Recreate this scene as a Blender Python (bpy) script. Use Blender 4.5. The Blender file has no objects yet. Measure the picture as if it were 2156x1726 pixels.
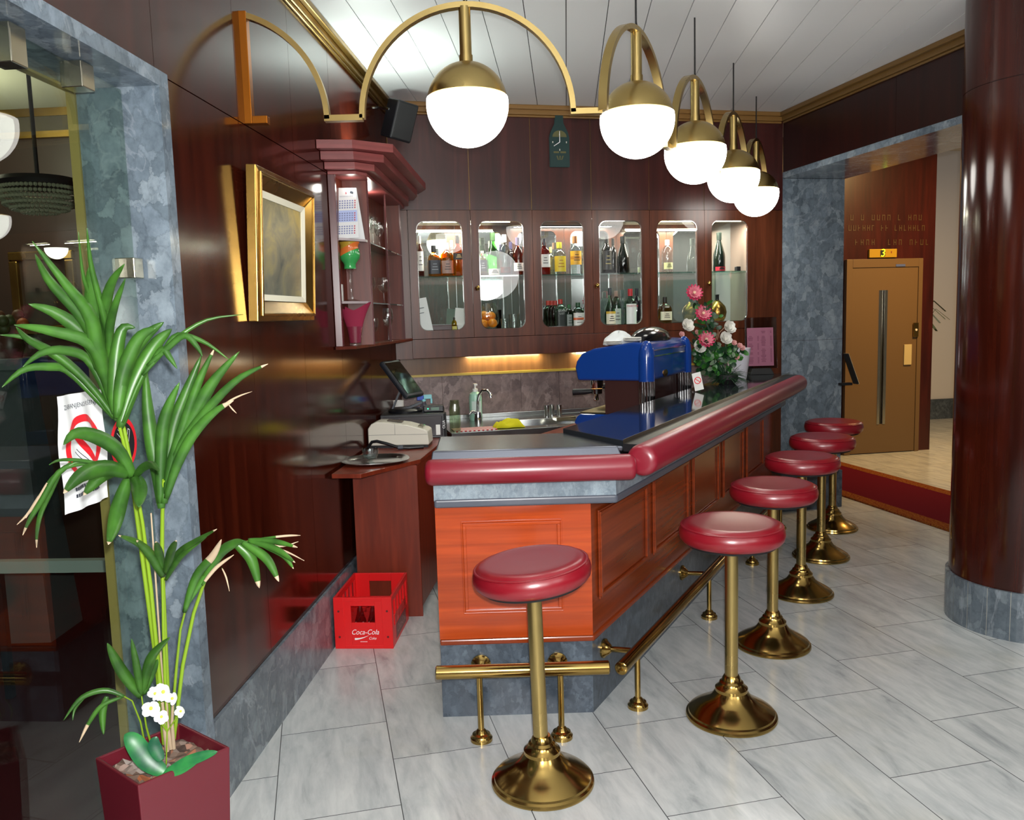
import bpy, math, random
from math import sin, cos, pi, radians, sqrt, atan2
from mathutils import Vector, Matrix
random.seed(7)
SC = bpy.context.scene
COL = SC.collection
# ---------------------------------------------------------------- camera model
F, PITCH, ROLL, H = 1762.0, radians(6.41), radians(-1.64), 1.6
CX, CY = 1078.0, 863.0
_cp, _sp, _cr, _sr = cos(PITCH), sin(PITCH), cos(ROLL), sin(ROLL)
CM = Matrix(((_cr, -_sr, 0), (_sr, _cr, 0), (0, 0, 1))) @ Matrix(((1, 0, 0), (0, -_sp, -_cp), (0, _cp, -_sp)))
CAM = Vector((0, 0, H))
def ray(px, py): return CM.transposed() @ Vector(((px - CX) / F, (py - CY) / F, 1.0))
def Z(px, py, h=0.0):
    d = ray(px, py); return CAM + d * ((h - H) / d.z)
def D(px, py, Y):
    d = ray(px, py); return CAM + d * (Y / d.y)
class Frame:
    def __init__(s, o, deg):
        s.o = Vector((o[0], o[1], 0)); s.deg = deg; a = radians(deg); s.a = a
        s.x = Vector((cos(a), sin(a), 0)); s.y = Vector((-sin(a), cos(a), 0))
    def w(s, x, y, z=0.0): return s.o + s.x * x + s.y * y + Vector((0, 0, z))
    def l(s, P):
        d = Vector(P) - s.o; return Vector((d.dot(s.x), d.dot(s.y), d.z))
    def pl(s, px, py, y=0.0):          # the point of the vertical plane y=const seen along a line of sight, in frame coordinates
        d = ray(px, py); k = (s.o + s.y * y - CAM).dot(s.y) / d.dot(s.y)
        return s.l(CAM + d * k)
FW = Frame((2.101, 6.49), 12.9)        # back wall: x to the right, y into the wall
FL = Frame((-1.1873, 0.081), 86.1)     # left wall: x away from the viewer, y into the wall
FR = Frame((2.101, 6.49), 282.9)       # right wall: x towards the viewer, y into the wall
FB = Frame((0.297, 3.22), 61.8)        # long side of the bar: x along it, y behind the bar
FE = Frame((-0.313, 3.217), 0.4)       # short end of the bar
FV = Frame((3.62, 8.97), 10.0)         # lift wall
# ---------------------------------------------------------------- mesh builder
class MB:
    def __init__(s): s.v = []; s.f = []; s.m = []
    def add(s, vs, fs, mi=0):
        b = len(s.v); s.v += [Vector(v) for v in vs]
        for f in fs: s.f.append([b + i for i in f]); s.m.append(mi)
        return s
    def box(s, x0, x1, y0, y1, z0, z1, mi=0):
        v = [(x, y, z) for z in (z0, z1) for y in (y0, y1) for x in (x0, x1)]
        return s.add(v, [(0, 2, 3, 1), (4, 5, 7, 6), (0, 1, 5, 4), (2, 6, 7, 3), (0, 4, 6, 2), (1, 3, 7, 5)], mi)
    def obox(s, c, size, M, mi=0):
        t = MB(); a, b, d = [q / 2 for q in size]; t.box(-a, a, -b, b, -d, d)
        return s.add([Vector(c) + M @ v for v in t.v], t.f, mi)
    def prism(s, poly, z0, z1, mi=0, top=None):
        n = len(poly); top = top or poly
        a = sum(poly[i][0] * poly[(i + 1) % n][1] - poly[(i + 1) % n][0] * poly[i][1] for i in range(n))
        if a < 0: poly = poly[::-1]; top = top[::-1]
        v = [(p[0], p[1], z0) for p in poly] + [(p[0], p[1], z1) for p in top]
        f = [tuple(range(n))[::-1], tuple(range(n, 2 * n))] + [(i, (i + 1) % n, n + (i + 1) % n, n + i) for i in range(n)]
        return s.add(v, f, mi)
    def lathe(s, prof, n=32, c=(0, 0, 0), M=None, mi=0, sq=None, a0=0.0, a1=2 * pi, zmat=None):
        full = abs(a1 - a0 - 2 * pi) < 1e-6; k = n if full else n + 1; base = len(s.v); c = Vector(c)
        for (r, z) in prof:
            for i in range(k):
                a = a0 + (a1 - a0) * i / n; q = 1.0
                if sq: q = 1.0 / ((abs(cos(a)) ** sq + abs(sin(a)) ** sq) ** (1.0 / sq))
                p = Vector((r * q * cos(a), r * q * sin(a), z))
                s.v.append(c + (M @ p if M else p))
        for j in range(len(prof) - 1):
            for i in range(n):
                i2 = (i + 1) % k
                s.f.append([base + j * k + i, base + j * k + i2, base + (j + 1) * k + i2, base + (j + 1) * k + i])
                s.m.append(zmat(j) if zmat else mi)
        if full:
            if prof[0][0] > 1e-5: s.f.append([base + i for i in range(n)][::-1]); s.m.append(zmat(0) if zmat else mi)
            if prof[-1][0] > 1e-5: s.f.append([base + (len(prof) - 1) * k + i for i in range(n)]); s.m.append(zmat(len(prof) - 2) if zmat else mi)
        return s
    def tube(s, pts, r, n=10, mi=0, cap=True):
        pts = [Vector(p) for p in pts]; m = len(pts); rs = r if isinstance(r, (list, tuple)) else [r] * m
        t0 = (pts[1] - pts[0]).normalized(); up = Vector((0, 0, 1)) if abs(t0.z) < .9 else Vector((1, 0, 0))
        nn = (up - t0 * up.dot(t0)).normalized(); base = len(s.v)
        for i, p in enumerate(pts):
            t = (pts[min(i + 1, m - 1)] - pts[max(i - 1, 0)]).normalized()
            nn = (nn - t * nn.dot(t)).normalized(); bb = t.cross(nn)
            for k in range(n):
                a = 2 * pi * k / n; s.v.append(p + (nn * cos(a) + bb * sin(a)) * rs[i])
        for i in range(m - 1):
            for k in range(n):
                k2 = (k + 1) % n
                s.f.append([base + i * n + k, base + i * n + k2, base + (i + 1) * n + k2, base + (i + 1) * n + k]); s.m.append(mi)
        if cap:
            s.f.append([base + k for k in range(n)][::-1]); s.m.append(mi)
            s.f.append([base + (m - 1) * n + k for k in range(n)]); s.m.append(mi)
        return s
    def bar(s, pts, side, w, t, mi=0):          # flat bar swept along pts; side = unit vector across its width w; t = thickness
        pts = [Vector(p) for p in pts]; m = len(pts); base = len(s.v); side = Vector(side).normalized()
        for i, p in enumerate(pts):
            tg = (pts[min(i + 1, m - 1)] - pts[max(i - 1, 0)]).normalized(); nn = tg.cross(side).normalized()
            for (a, b) in ((-1, -1), (1, -1), (1, 1), (-1, 1)): s.v.append(p + side * (a * w / 2) + nn * (b * t / 2))
        for i in range(m - 1):
            for k in range(4):
                k2 = (k + 1) % 4
                s.f.append([base + i * 4 + k, base + i * 4 + k2, base + i * 4 + 4 + k2, base + i * 4 + 4 + k]); s.m.append(mi)
        s.f.append([base + k for k in range(4)][::-1]); s.m.append(mi)
        s.f.append([base + (m - 1) * 4 + k for k in range(4)]); s.m.append(mi)
        return s
    def ball(s, c, r, n=16, k=10, mi=0, sc=(1, 1, 1), M=None):
        t = MB(); t.lathe([(max(1e-6, r * sin(pi * j / k)), -r * cos(pi * j / k)) for j in range(k + 1)], n)
        return s.add([Vector(c) + (M @ Vector((v.x * sc[0], v.y * sc[1], v.z * sc[2])) if M else Vector((v.x * sc[0], v.y * sc[1], v.z * sc[2]))) for v in t.v], t.f, mi)
    def quad(s, a, b, c, d, mi=0): return s.add([a, b, c, d], [(0, 1, 2, 3)], mi)
    def merge(s, o, M=None, mi=None):
        b = len(s.v); s.v += [(M @ v) if M else v for v in o.v]
        for f, m in zip(o.f, o.m): s.f.append([b + i for i in f]); s.m.append(m if mi is None else mi)
        return s
    def build(s, name, mats, parent=None, smooth=None, bevel=0, seg=2, loc=None, rz=0.0, fix=True):
        me = bpy.data.meshes.new(name); me.from_pydata([tuple(v) for v in s.v], [], s.f)
        if not isinstance(mats, (list, tuple)): mats = [mats]
        for m in mats: me.materials.append(m)
        me.polygons.foreach_set('material_index', s.m)
        if smooth is not None:
            me.polygons.foreach_set('use_smooth', [True] * len(me.polygons))
            try: me.set_sharp_from_angle(angle=radians(smooth))
            except Exception: pass
        me.update(); me.validate()
        ob = bpy.data.objects.new(name, me); COL.objects.link(ob)
        if parent: ob.parent = parent
        if loc is not None: ob.location = loc
        ob.rotation_euler = (0, 0, rz)
        if bevel:
            b = ob.modifiers.new('bevel', 'BEVEL'); b.width = bevel; b.segments = seg; b.limit_method = 'ANGLE'; b.angle_limit = radians(35); b.harden_normals = False
        return ob
def text_mb(body, size, mb, o, rt, up, mi=0, align='CENTER', ext=0.0008, shear=0.0, sx=1.0):
    cu = bpy.data.curves.new('t', 'FONT'); cu.body = body; cu.size = size; cu.align_x = align; cu.align_y = 'CENTER'; cu.shear = shear; cu.resolution_u = 3
    ob = bpy.data.objects.new('t', cu); COL.objects.link(ob)
    dg = bpy.context.evaluated_depsgraph_get(); me = ob.evaluated_get(dg).to_mesh()
    o = Vector(o); rt = Vector(rt).normalized(); up = Vector(up).normalized(); nn = rt.cross(up)
    mb.add([o + rt * (v.co.x * sx) + up * v.co.y + nn * ext for v in me.vertices], [list(p.vertices) for p in me.polygons], mi)
    ob.evaluated_get(dg).to_mesh_clear()
    bpy.data.objects.remove(ob); bpy.data.curves.remove(cu)
    return mb
# ---------------------------------------------------------------- object helpers
def tag(o, label=None, cat=None, group=None, kind=None):
    if label: o['label'] = label
    if cat: o['category'] = cat
    if group: o['group'] = group
    if kind: o['kind'] = kind
    return o
def thing(name, label, cat, loc=(0, 0, 0), rz=0.0, group=None):
    o = bpy.data.objects.new(name, None); COL.objects.link(o); o.empty_display_size = .05
    o.location = loc; o.rotation_euler = (0, 0, rz)
    return tag(o, label, cat, group)
def struct(o): o['kind'] = 'structure'; return o
def dup(root, loc, rz, label, group=None):
    r = root.copy(); COL.objects.link(r); r.location = loc; r.rotation_euler = (0, 0, rz); tag(r, label, None, group)
    for ch in list(root.children):
        c = ch.copy(); COL.objects.link(c); c.parent = r
        for g in ch.children:
            d = g.copy(); COL.objects.link(d); d.parent = c
    return r
# ---------------------------------------------------------------- materials
def sl(h):
    h = h.lstrip('#'); c = [int(h[i:i + 2], 16) / 255 for i in (0, 2, 4)]
    return tuple(x / 12.92 if x <= .04045 else ((x + .055) / 1.055) ** 2.4 for x in c) + (1.0,)
class NT:
    def __init__(s, name):
        s.m = bpy.data.materials.new(name); s.m.use_nodes = True; s.t = s.m.node_tree; s.t.nodes.clear()
        s.out = s.n('ShaderNodeOutputMaterial')
    def n(s, t, **kw):
        o = s.t.nodes.new(t)
        for k, v in kw.items(): setattr(o, k, v)
        return o
    def k(s, a, ai, b, bi): s.t.links.new(a.outputs[ai], b.inputs[bi])
    def bsdf(s, col=None, rough=.5, metal=0, spec=.5, **kw):
        b = s.n('ShaderNodeBsdfPrincipled')
        if col: b.inputs['Base Color'].default_value = col
        b.inputs['Roughness'].default_value = rough; b.inputs['Metallic'].default_value = metal
        b.inputs['Specular IOR Level'].default_value = spec
        for a, v in kw.items(): b.inputs[a.replace('_', ' ')].default_value = v
        s.k(b, 0, s.out, 0); return b
    def coord(s, scale=(1, 1, 1), rot=(0, 0, 0), kind='Object', loc=(0, 0, 0)):
        c = s.n('ShaderNodeTexCoord'); m = s.n('ShaderNodeMapping'); s.k(c, kind, m, 0)
        m.inputs['Scale'].default_value = scale; m.inputs['Rotation'].default_value = rot; m.inputs['Location'].default_value = loc
        return m
    def noise(s, src, scale, detail=4, rough=.55, dist=0):
        o = s.n('ShaderNodeTexNoise'); s.k(src, 0, o, 'Vector'); o.inputs['Scale'].default_value = scale; o.inputs['Detail'].default_value = detail
        o.inputs['Roughness'].default_value = rough; o.inputs['Distortion'].default_value = dist; return o
    def ramp(s, src, si, stops):
        r = s.n('ShaderNodeValToRGB'); s.k(src, si, r, 0); e = r.color_ramp.elements
        while len(e) < len(stops): e.new(.5)
        for q, (p, c) in zip(e, stops): q.position = p; q.color = c
        return r
    def mix(s, fac, fi, a, b, mode='MIX', f=None):
        x = s.n('ShaderNodeMix', data_type='RGBA', blend_type=mode)
        if fac is not None: s.k(fac, fi, x, 0)
        else: x.inputs[0].default_value = f
        for i, q in ((6, a), (7, b)):
            if len(q) == 4: x.inputs[i].default_value = q
            else: s.k(q[0], q[1], x, i)
        return x
    def bump(s, src, si, b, strength=.2, dist=.002):
        u = s.n('ShaderNodeBump'); s.k(src, si, u, 'Height'); u.inputs['Strength'].default_value = strength; u.inputs['Distance'].default_value = dist
        s.k(u, 0, b, 'Normal'); return u
def plain(name, hexc, rough=.5, metal=0, spec=.5, **kw):
    t = NT(name); t.bsdf(sl(hexc) if isinstance(hexc, str) else hexc, rough, metal, spec, **kw); return t.m
def wood(name, a, b, c, rough=.18, grain=(14, 14, .9), coat=.0, big=2.2, spec=.5):
    t = NT(name); s = t.bsdf(None, rough, 0, spec, Coat_Weight=coat, Coat_Roughness=.08)
    m = t.coord(grain); n1 = t.noise(m, 1.0, 6, .6, .6); m2 = t.coord((grain[0] * .2, grain[1] * .2, grain[2] * .6)); n2 = t.noise(m2, big, 3, .5, 1.2)
    r1 = t.ramp(n1, 0, [(.3, sl(a)), (.55, sl(b)), (.75, sl(c))]); r2 = t.ramp(n2, 0, [(.3, (.72, .72, .72, 1)), (.7, (1.15, 1.15, 1.15, 1))])
    x = t.mix(None, 0, (r1, 0), (r2, 0), 'MULTIPLY', 1.0); t.k(x, 2, s, 'Base Color')
    return t.m
def metal(name, hexc, rough=.25, aniso=0, bump=0, dark=None):
    t = NT(name); s = t.bsdf(sl(hexc), rough, 1.0)
    n = t.noise(t.coord((1, 1, 1)), 5, 2); r = t.ramp(n, 0, [(.3, sl(dark or hexc)), (.7, sl(hexc))]); t.k(r, 0, s, 'Base Color')
    n2 = t.noise(t.coord((1, 1, 1)), 6, 2); rr = t.ramp(n2, 0, [(.3, (rough * .9,) * 3 + (1,)), (.8, (rough * 1.15,) * 3 + (1,))]); t.k(rr, 0, s, 'Roughness')
    return t.m
def marble(name, a, b, c, scale=9, rough=.2, crack='#20262c', white='#a8b0b8'):
    t = NT(name); s = t.bsdf(None, rough, 0, .5)
    m = t.coord((1, 1, .8)); nz = t.noise(m, 4.0, 8, .68)
    ad = t.n('ShaderNodeVectorMath', operation='MULTIPLY_ADD'); t.k(nz, 1, ad, 0); ad.inputs[1].default_value = (.21, .21, .21); t.k(m, 0, ad, 2)
    v = t.n('ShaderNodeTexVoronoi', feature='F1'); t.k(ad, 0, v, 'Vector'); v.inputs['Scale'].default_value = scale
    e = t.n('ShaderNodeTexVoronoi', feature='DISTANCE_TO_EDGE'); t.k(ad, 0, e, 'Vector'); e.inputs['Scale'].default_value = scale
    sep = t.n('ShaderNodeSeparateColor'); t.k(v, 'Color', sep, 0)
    r = t.ramp(sep, 0, [(0, sl(a)), (.5, sl(b)), (1, sl(c))])
    n2 = t.noise(m, 22, 6, .7); r2 = t.ramp(n2, 0, [(.28, (.55, .57, .6, 1)), (.5, (.95, .95, .95, 1)), (.75, (1.3, 1.3, 1.3, 1))])
    n3 = t.noise(m, 2.4, 4, .6, .8); r3 = t.ramp(n3, 0, [(.35, (.78, .8, .82, 1)), (.65, (1.18, 1.18, 1.18, 1))]); x0 = t.mix(None, 0, (r, 0), (r3, 0), 'MULTIPLY', 1.0); x = t.mix(None, 0, (x0, 2), (r2, 0), 'MULTIPLY', .8)
    re = t.ramp(e, 0, [(0, (1, 1, 1, 1)), (.10, (0, 0, 0, 1))]); x2 = t.mix(re, 0, (x, 2), sl(crack))
    fm = t.n('ShaderNodeMath', operation='MULTIPLY'); t.k(re, 0, fm, 0); fm.inputs[1].default_value = .20; t.k(fm, 0, x2, 0)
    w = t.noise(t.coord((1.3, 1.3, .6)), 1.6, 6, .55, 1.5); rw = t.ramp(w, 0, [(.492, (0, 0, 0, 1)), (.5, (1, 1, 1, 1)), (.508, (0, 0, 0, 1))])
    x3 = t.mix(rw, 0, (x2, 2), sl(white)); fm2 = t.n('ShaderNodeMath', operation='MULTIPLY'); t.k(rw, 0, fm2, 0); fm2.inputs[1].default_value = .28; t.k(fm2, 0, x3, 0)
    t.k(x3, 2, s, 'Base Color'); return t.m
def emit(name, col, strength):
    t = NT(name); e = t.n('ShaderNodeEmission'); e.inputs[0].default_value = sl(col) if isinstance(col, str) else col; e.inputs[1].default_value = strength; t.k(e, 0, t.out, 0); return t.m
def glass(name, tint=(1, 1, 1, 1), rough=.02, ior=1.5, white=0.0, refl=1.0):
    t = NT(name); tr = t.n('ShaderNodeBsdfTransparent'); tr.inputs[0].default_value = tint
    g = t.n('ShaderNodeBsdfGlossy'); g.inputs['Roughness'].default_value = rough
    f0 = ((ior - 1) / (ior + 1)) ** 2; lw = t.n('ShaderNodeLayerWeight'); lw.inputs[0].default_value = .5; pw = t.n('ShaderNodeMath', operation='POWER'); t.k(lw, 'Facing', pw, 0); pw.inputs[1].default_value = 5
    mu = t.n('ShaderNodeMath', operation='MULTIPLY_ADD'); t.k(pw, 0, mu, 0); mu.inputs[1].default_value = (1 - f0) * refl; mu.inputs[2].default_value = f0 + white
    mx = t.n('ShaderNodeMixShader'); t.k(mu, 0, mx, 0); t.k(tr, 0, mx, 1); t.k(g, 0, mx, 2); t.k(mx, 0, t.out, 0); return t.m
def leather(name, hexc, rough=.38):
    t = NT(name); s = t.bsdf(sl(hexc), rough, 0, .8)
    v = t.n('ShaderNodeTexVoronoi', feature='DISTANCE_TO_EDGE'); t.k(t.coord(), 0, v, 'Vector'); v.inputs['Scale'].default_value = 420
    t.bump(v, 0, s, .12, .0006); return t.m
M = {}
M['wall_wood'] = wood('wall_wood', '#260a05', '#3a1208', '#49190c', .13, (16, 16, .8), spec=.75)
M['back_wood'] = wood('back_wood', '#341512', '#421a17', '#4e221e', .3, (20, 20, .9))
M['cab_wood'] = wood('cab_wood', '#43200f', '#5a2c18', '#6b3821', .3, (22, 22, 1.2))
M['lintel_wood'] = wood('lintel_wood', '#1c0806', '#280c08', '#33110b', .3, (16, 16, .8))
M['column_wood'] = wood('column_wood', '#270a05', '#3a1209', '#491a0d', .14, (14, 14, .7))
M['bar_wood_lit'] = wood('bar_wood_lit', '#a83e14', '#b84717', '#c4521e', .22, (1.6, 1.6, 26), big=1.2)  # same wood as the long side, with flash light put into its colour
M['bar_wood_shaded'] = wood('bar_wood_shaded', '#7c3012', '#883614', '#923d18', .2, (1.6, 1.6, 26), big=1.2)  # same wood as the end, with the long side's shade put into its colour
M['cornice_wood'] = wood('cornice_wood', '#7a3838', '#8a4442', '#96504c', .35, (3, 3, 20))
M['reg_wood'] = wood('reg_wood', '#6b2716', '#7f301c', '#8c3a24', .32, (20, 20, 1.2))
M['shelf_wood'] = wood('shelf_wood', '#4c1e12', '#602617', '#70301e', .38, (18, 18, 1.2), spec=.3)
M['plum_wood'] = wood('plum_wood', '#4a2426', '#5a2d2e', '#663636', .22, (20, 20, 1.2))
M['marble'] = marble('grey_marble', '#66727b', '#788590', '#8d99a1', 17, .12)
M['plinth'] = marble('dark_granite', '#3d4650', '#4b5560', '#5a6570', 40, .3, '#2a3038', '#66707c')
M['base_marble'] = marble('base_marble', '#5a646c', '#6a747c', '#7a848a', 16, .25)
M['splash'] = marble('splash_marble', '#6a5a58', '#7d6b68', '#94827e', 16, .3, '#4a3c3c', '#b0a09c')
M['granite'] = marble('band_granite', '#7d8c96', '#8b9aa4', '#98a6ae', 60, .35, '#4c5a64', '#a0adb5')
M['brass'] = metal('brass', '#bb9d5c', .17, dark='#a98a4c')
M['brass_brush'] = metal('brushed_brass', '#bfa76c', .29, dark='#b59c62')
M['gold'] = metal('gilt', '#b08c48', .26, dark='#8a6a34')
M['trim_gold'] = metal('trim_gold', '#a5864a', .35, dark='#86692f')
M['chrome'] = metal('chrome', '#d8dadc', .1)
M['steel'] = metal('steel', '#b4b8b8', .22)
M['nickel'] = metal('nickel', '#c9c4ae', .2)
M['leather'] = leather('red_leather', '#86101f', .30)
M['leather_pad'] = leather('maroon_leather', '#85182a', .32)
M['black'] = plain('black_plastic', '#141519', .35)
M['blackmat'] = plain('black_matt', '#0e0e10', .7)
M['dark'] = plain('dark_gap', '#120706', .8)
M['white'] = plain('white_plastic', '#e6e6e0', .4)
M['ivory'] = plain('ivory_plastic', '#d9d5c6', .4)
M['grey'] = plain('grey_plastic', '#4b5058', .4)
M['ceil'] = plain('ceiling_white', '#ebeeee', .38)
M['paper'] = plain('paper', '#e9ecec', .7)
M['ink'] = plain('ink', '#3a3f4a', .7)
M['red'] = plain('crate_red', '#e01a1c', .35)
M['signred'] = plain('sign_red', '#e8202c', .5)
M['textwhite'] = plain('text_white', '#f4f4f4', .5)
M['blue'] = plain('machine_blue', '#123a86', .14, 0, .6)
M['bluedark'] = plain('machine_dark', '#1a2140', .3)
M['pot'] = plain('pot_maroon', '#5c1722', .3)
M['glass'] = glass('clear_glass', (.96, .98, .97, 1), .03, 1.6, .03)
M['doorglass'] = glass('door_glass', (.86, .91, .87, 1), .0, 1.42, 0, .8)
M['pane'] = glass('pane_glass', (.97, .98, .98, 1), .0, 1.35)
M['shelfglass'] = glass('shelf_glass', (.72, .92, .87, 1), .03, 1.5, .08)
def mirror_mat():  # glossy mirror mixed with a little even grey diffuse
    t = NT('mirror'); g = t.n('ShaderNodeBsdfGlossy'); g.inputs[0].default_value = sl('#e2e8e6'); g.inputs['Roughness'].default_value = .0
    d = t.n('ShaderNodeBsdfDiffuse'); d.inputs[0].default_value = sl('#c4ccd0'); mx = t.n('ShaderNodeMixShader'); mx.inputs[0].default_value = .10; t.k(g, 0, mx, 1); t.k(d, 0, mx, 2); t.k(mx, 0, t.out, 0); return t.m
M['mirror'] = mirror_mat()
M['lampglass'] = emit('opal_glass', (1.0, .97, .90, 1), 9.0)
M['bowl_glow'] = emit('bowl_reflection_glow', (1.0, .95, .80, 1), 1.6)
M['tube'] = emit('tube_light', (1.0, .93, .62, 1), 10.0)
M['worktop'] = plain('black_glass_top', '#23282c', .07, 0, .6)
M['zinc'] = plain('zinc_top', '#666972', .24, .85)
def floor_mat():
    t = NT('floor_tiles'); s = t.bsdf(None, .2, 0, .5)
    g = t.n('ShaderNodeNewGeometry'); a1 = radians(-12.98); t1 = (sin(a1), cos(a1), 0); t2 = (cos(a1), -sin(a1), 0)
    c = t.n('ShaderNodeCombineXYZ')
    for i, (v, off) in enumerate(((t1, -.25), (t2, -.193))):
        d = t.n('ShaderNodeVectorMath', operation='DOT_PRODUCT'); t.k(g, 'Position', d, 0); d.inputs[1].default_value = v
        q = t.n('ShaderNodeMath', operation='ADD'); t.k(d, 'Value', q, 0); q.inputs[1].default_value = off; t.k(q, 0, c, i)
    b = t.n('ShaderNodeTexBrick'); t.k(c, 0, b, 'Vector'); b.offset = .5; b.offset_frequency = 2; b.squash = 1
    b.inputs['Scale'].default_value = 1; b.inputs['Brick Width'].default_value = .597; b.inputs['Row Height'].default_value = .4075
    b.inputs['Mortar Size'].default_value = .0019; b.inputs['Mortar Smooth'].default_value = .3; b.inputs['Bias'].default_value = 0
    b.inputs['Color1'].default_value = (0, 0, 0, 1); b.inputs['Color2'].default_value = (1, 1, 1, 1); b.inputs['Mortar'].default_value = (.5, .5, .5, 1)
    sh = t.n('ShaderNodeVectorMath', operation='MULTIPLY_ADD'); t.k(b, 'Color', sh, 0); sh.inputs[1].default_value = (7, 11, 5); t.k(c, 0, sh, 2)
    mp = t.n('ShaderNodeMapping'); t.k(sh, 0, mp, 0); mp.inputs['Rotation'].default_value = (0, 0, .9); mp.inputs['Scale'].default_value = (1.0, 4.2, 1)
    n1 = t.noise(mp, 2.2, 8, .62, .9); n2 = t.noise(mp, 7.0, 6, .6, .4)
    r1 = t.ramp(n1, 0, [(.27, sl('#9da2a3')), (.40, sl('#bfc3c3')), (.55, sl('#cccfce')), (.75, sl('#d6d8d6'))]); r2 = t.ramp(n2, 0, [(.32, (.84, .85, .86, 1)), (.6, (1, 1, 1, 1))])
    x = t.mix(None, 0, (r1, 0), (r2, 0), 'MULTIPLY', 1.0)
    vt = t.ramp(b, 0, [(0, (.93, .93, .92, 1)), (1, (1.0, 1.0, 1.0, 1))]); x2 = t.mix(None, 0, (x, 2), (vt, 0), 'MULTIPLY', 1.0)
    st = t.noise(t.n('ShaderNodeNewGeometry'), 1.3, 4, .6); rs = t.ramp(st, 0, [(.55, (1, 1, 1, 1)), (.75, (.93, .90, .82, 1))]); x4 = t.mix(None, 0, (x2, 2), (rs, 0), 'MULTIPLY', 1.0)
    x3 = t.mix(b, 'Fac', (x4, 2), sl('#4a4d4e')); t.k(x3, 2, s, 'Base Color'); return t.m
M['floor'] = floor_mat()
# ================================================================ THE SETTING
def place(f, y=0.0): return dict(loc=f.w(0, 0, 0), rz=f.a)
b = MB(); b.box(-7, 8, -4, 13, -.05, 0); struct(b.build('floor', M['floor']))
# ceiling of long white boards parallel to the left wall
b = MB(); k0 = .226 - .2 * 7
for i in range(36):
    l2 = k0 + .2003 * i
    b.box(-4, 7.5, -(l2 + .2 - .002 + 1.19), -(l2 + .002 + 1.19), 3.05, 3.064)
b.box(-4, 7.5, -7.2, .2, 3.066, 3.08, 1)
struct(b.build('ceiling', [M['ceil'], M['dark']], **place(FL)))
# left wall
b = MB(); seams = [2.525, 3.105, 3.735, 4.365, 4.995, 5.625, 6.0]
for x0, x1 in zip(seams, seams[1:]):
    b.box(x0 + .0012, x1 - .0012, 0, .04, .309, 2.339)
up = [-4, -2.6, -1.9, -1.2, -.6, 0, .6, 1.22, 1.845, 2.475, 3.105, 3.735, 4.365, 4.995, 5.625, 6.0]
for x0, x1 in zip(up, up[1:]):
    b.box(x0 + .0012, x1 - .0012, 0, .04, 2.343, 3.06)
b.box(2.53, 6.0, .04, .24, 0, 3.06, 1); b.box(-4, 2.53, .04, .24, 2.345, 3.06, 1); b.box(-4, -.06, 0, .24, 0, 2.343, 1)
struct(b.build('wall_left', [M['wall_wood'], M['dark']], **place(FL)))
b = MB()
for x0, x1 in zip([2.53, 2.75, 3.35, 3.95, 4.55], [2.748, 3.348, 3.948, 4.548, 5.5]): b.box(x0, x1, -.014, 0, 0, .307)
struct(b.build('baseboard_left', M['base_marble'], **place(FL)))
# grey marble door surround with its deep reveal
b = MB()
b.box(2.469, 2.527, -.014, .24, 0, 2.345); b.box(-.05, 2.469, -.014, .24, 2.30, 2.345); b.box(-.06, 0, -.014, .24, 0, 2.30)
b.box(2.462, 2.53, .241, .268, 0, 2.32, 1); b.box(0, 2.462, .241, .268, 2.293, 2.32, 1); b.box(2.527, 2.534, -.006, 0, .309, 2.339, 2)
struct(b.build('trim_1', [M['marble'], plain('frame_ochre', '#9a8850', .4), M['reg_wood']], **place(FL)))
# frameless glass door
dr = struct(thing('door_1', None, None, FL.w(0, 0, 0), FL.a))
GY = lambda x: .095 - (2.455 - x) * .034       # the leaf stands a little ajar
b = MB(); b.box(.02, 2.455, .095, .105, .01, 2.288); b.v = [Vector((v.x, v.y - .095 + GY(v.x), v.z)) for v in b.v]; b.build('glass_pane', M['doorglass'], dr)
for px, py in ((275, 565), (160, 148), (2, 92)):
    p = FL.pl(px, py, .095); b = MB(); gy = .1 - (2.455 - p.x) * .034
    if py > 200: b.box(p.x - .025, p.x + .027, gy - .03, gy + .03, p.z - .03, p.z + .03)
    else: b.box(p.x - .03, p.x + .03, gy - .03, gy + .03, p.z - .05, min(p.z + .04, 2.298))
    b.build('hinge_clamp', M['nickel'], dr, bevel=.003)
pr0, pr1 = D(-60, 1193, 3.5), D(300, 1188, 3.5)
t = thing('bench_rail', 'pale grey horizontal rail of a low screen beyond the glass door', 'rail', (0, 0, 0))
b = MB(); b.bar([pr0, pr1], (0, 1, 0), .04, .052); b.build('rail', plain('rail_grey', '#9aa6a4', .5), t)
b = MB()
for k in (.15, .85): b = MB(); q = pr0.lerp(pr1, k); b.box(q.x - .015, q.x + .015, q.y - .01, q.y + .02, 0.005, q.z - .02); b.build('post', M['black'], t)
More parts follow.
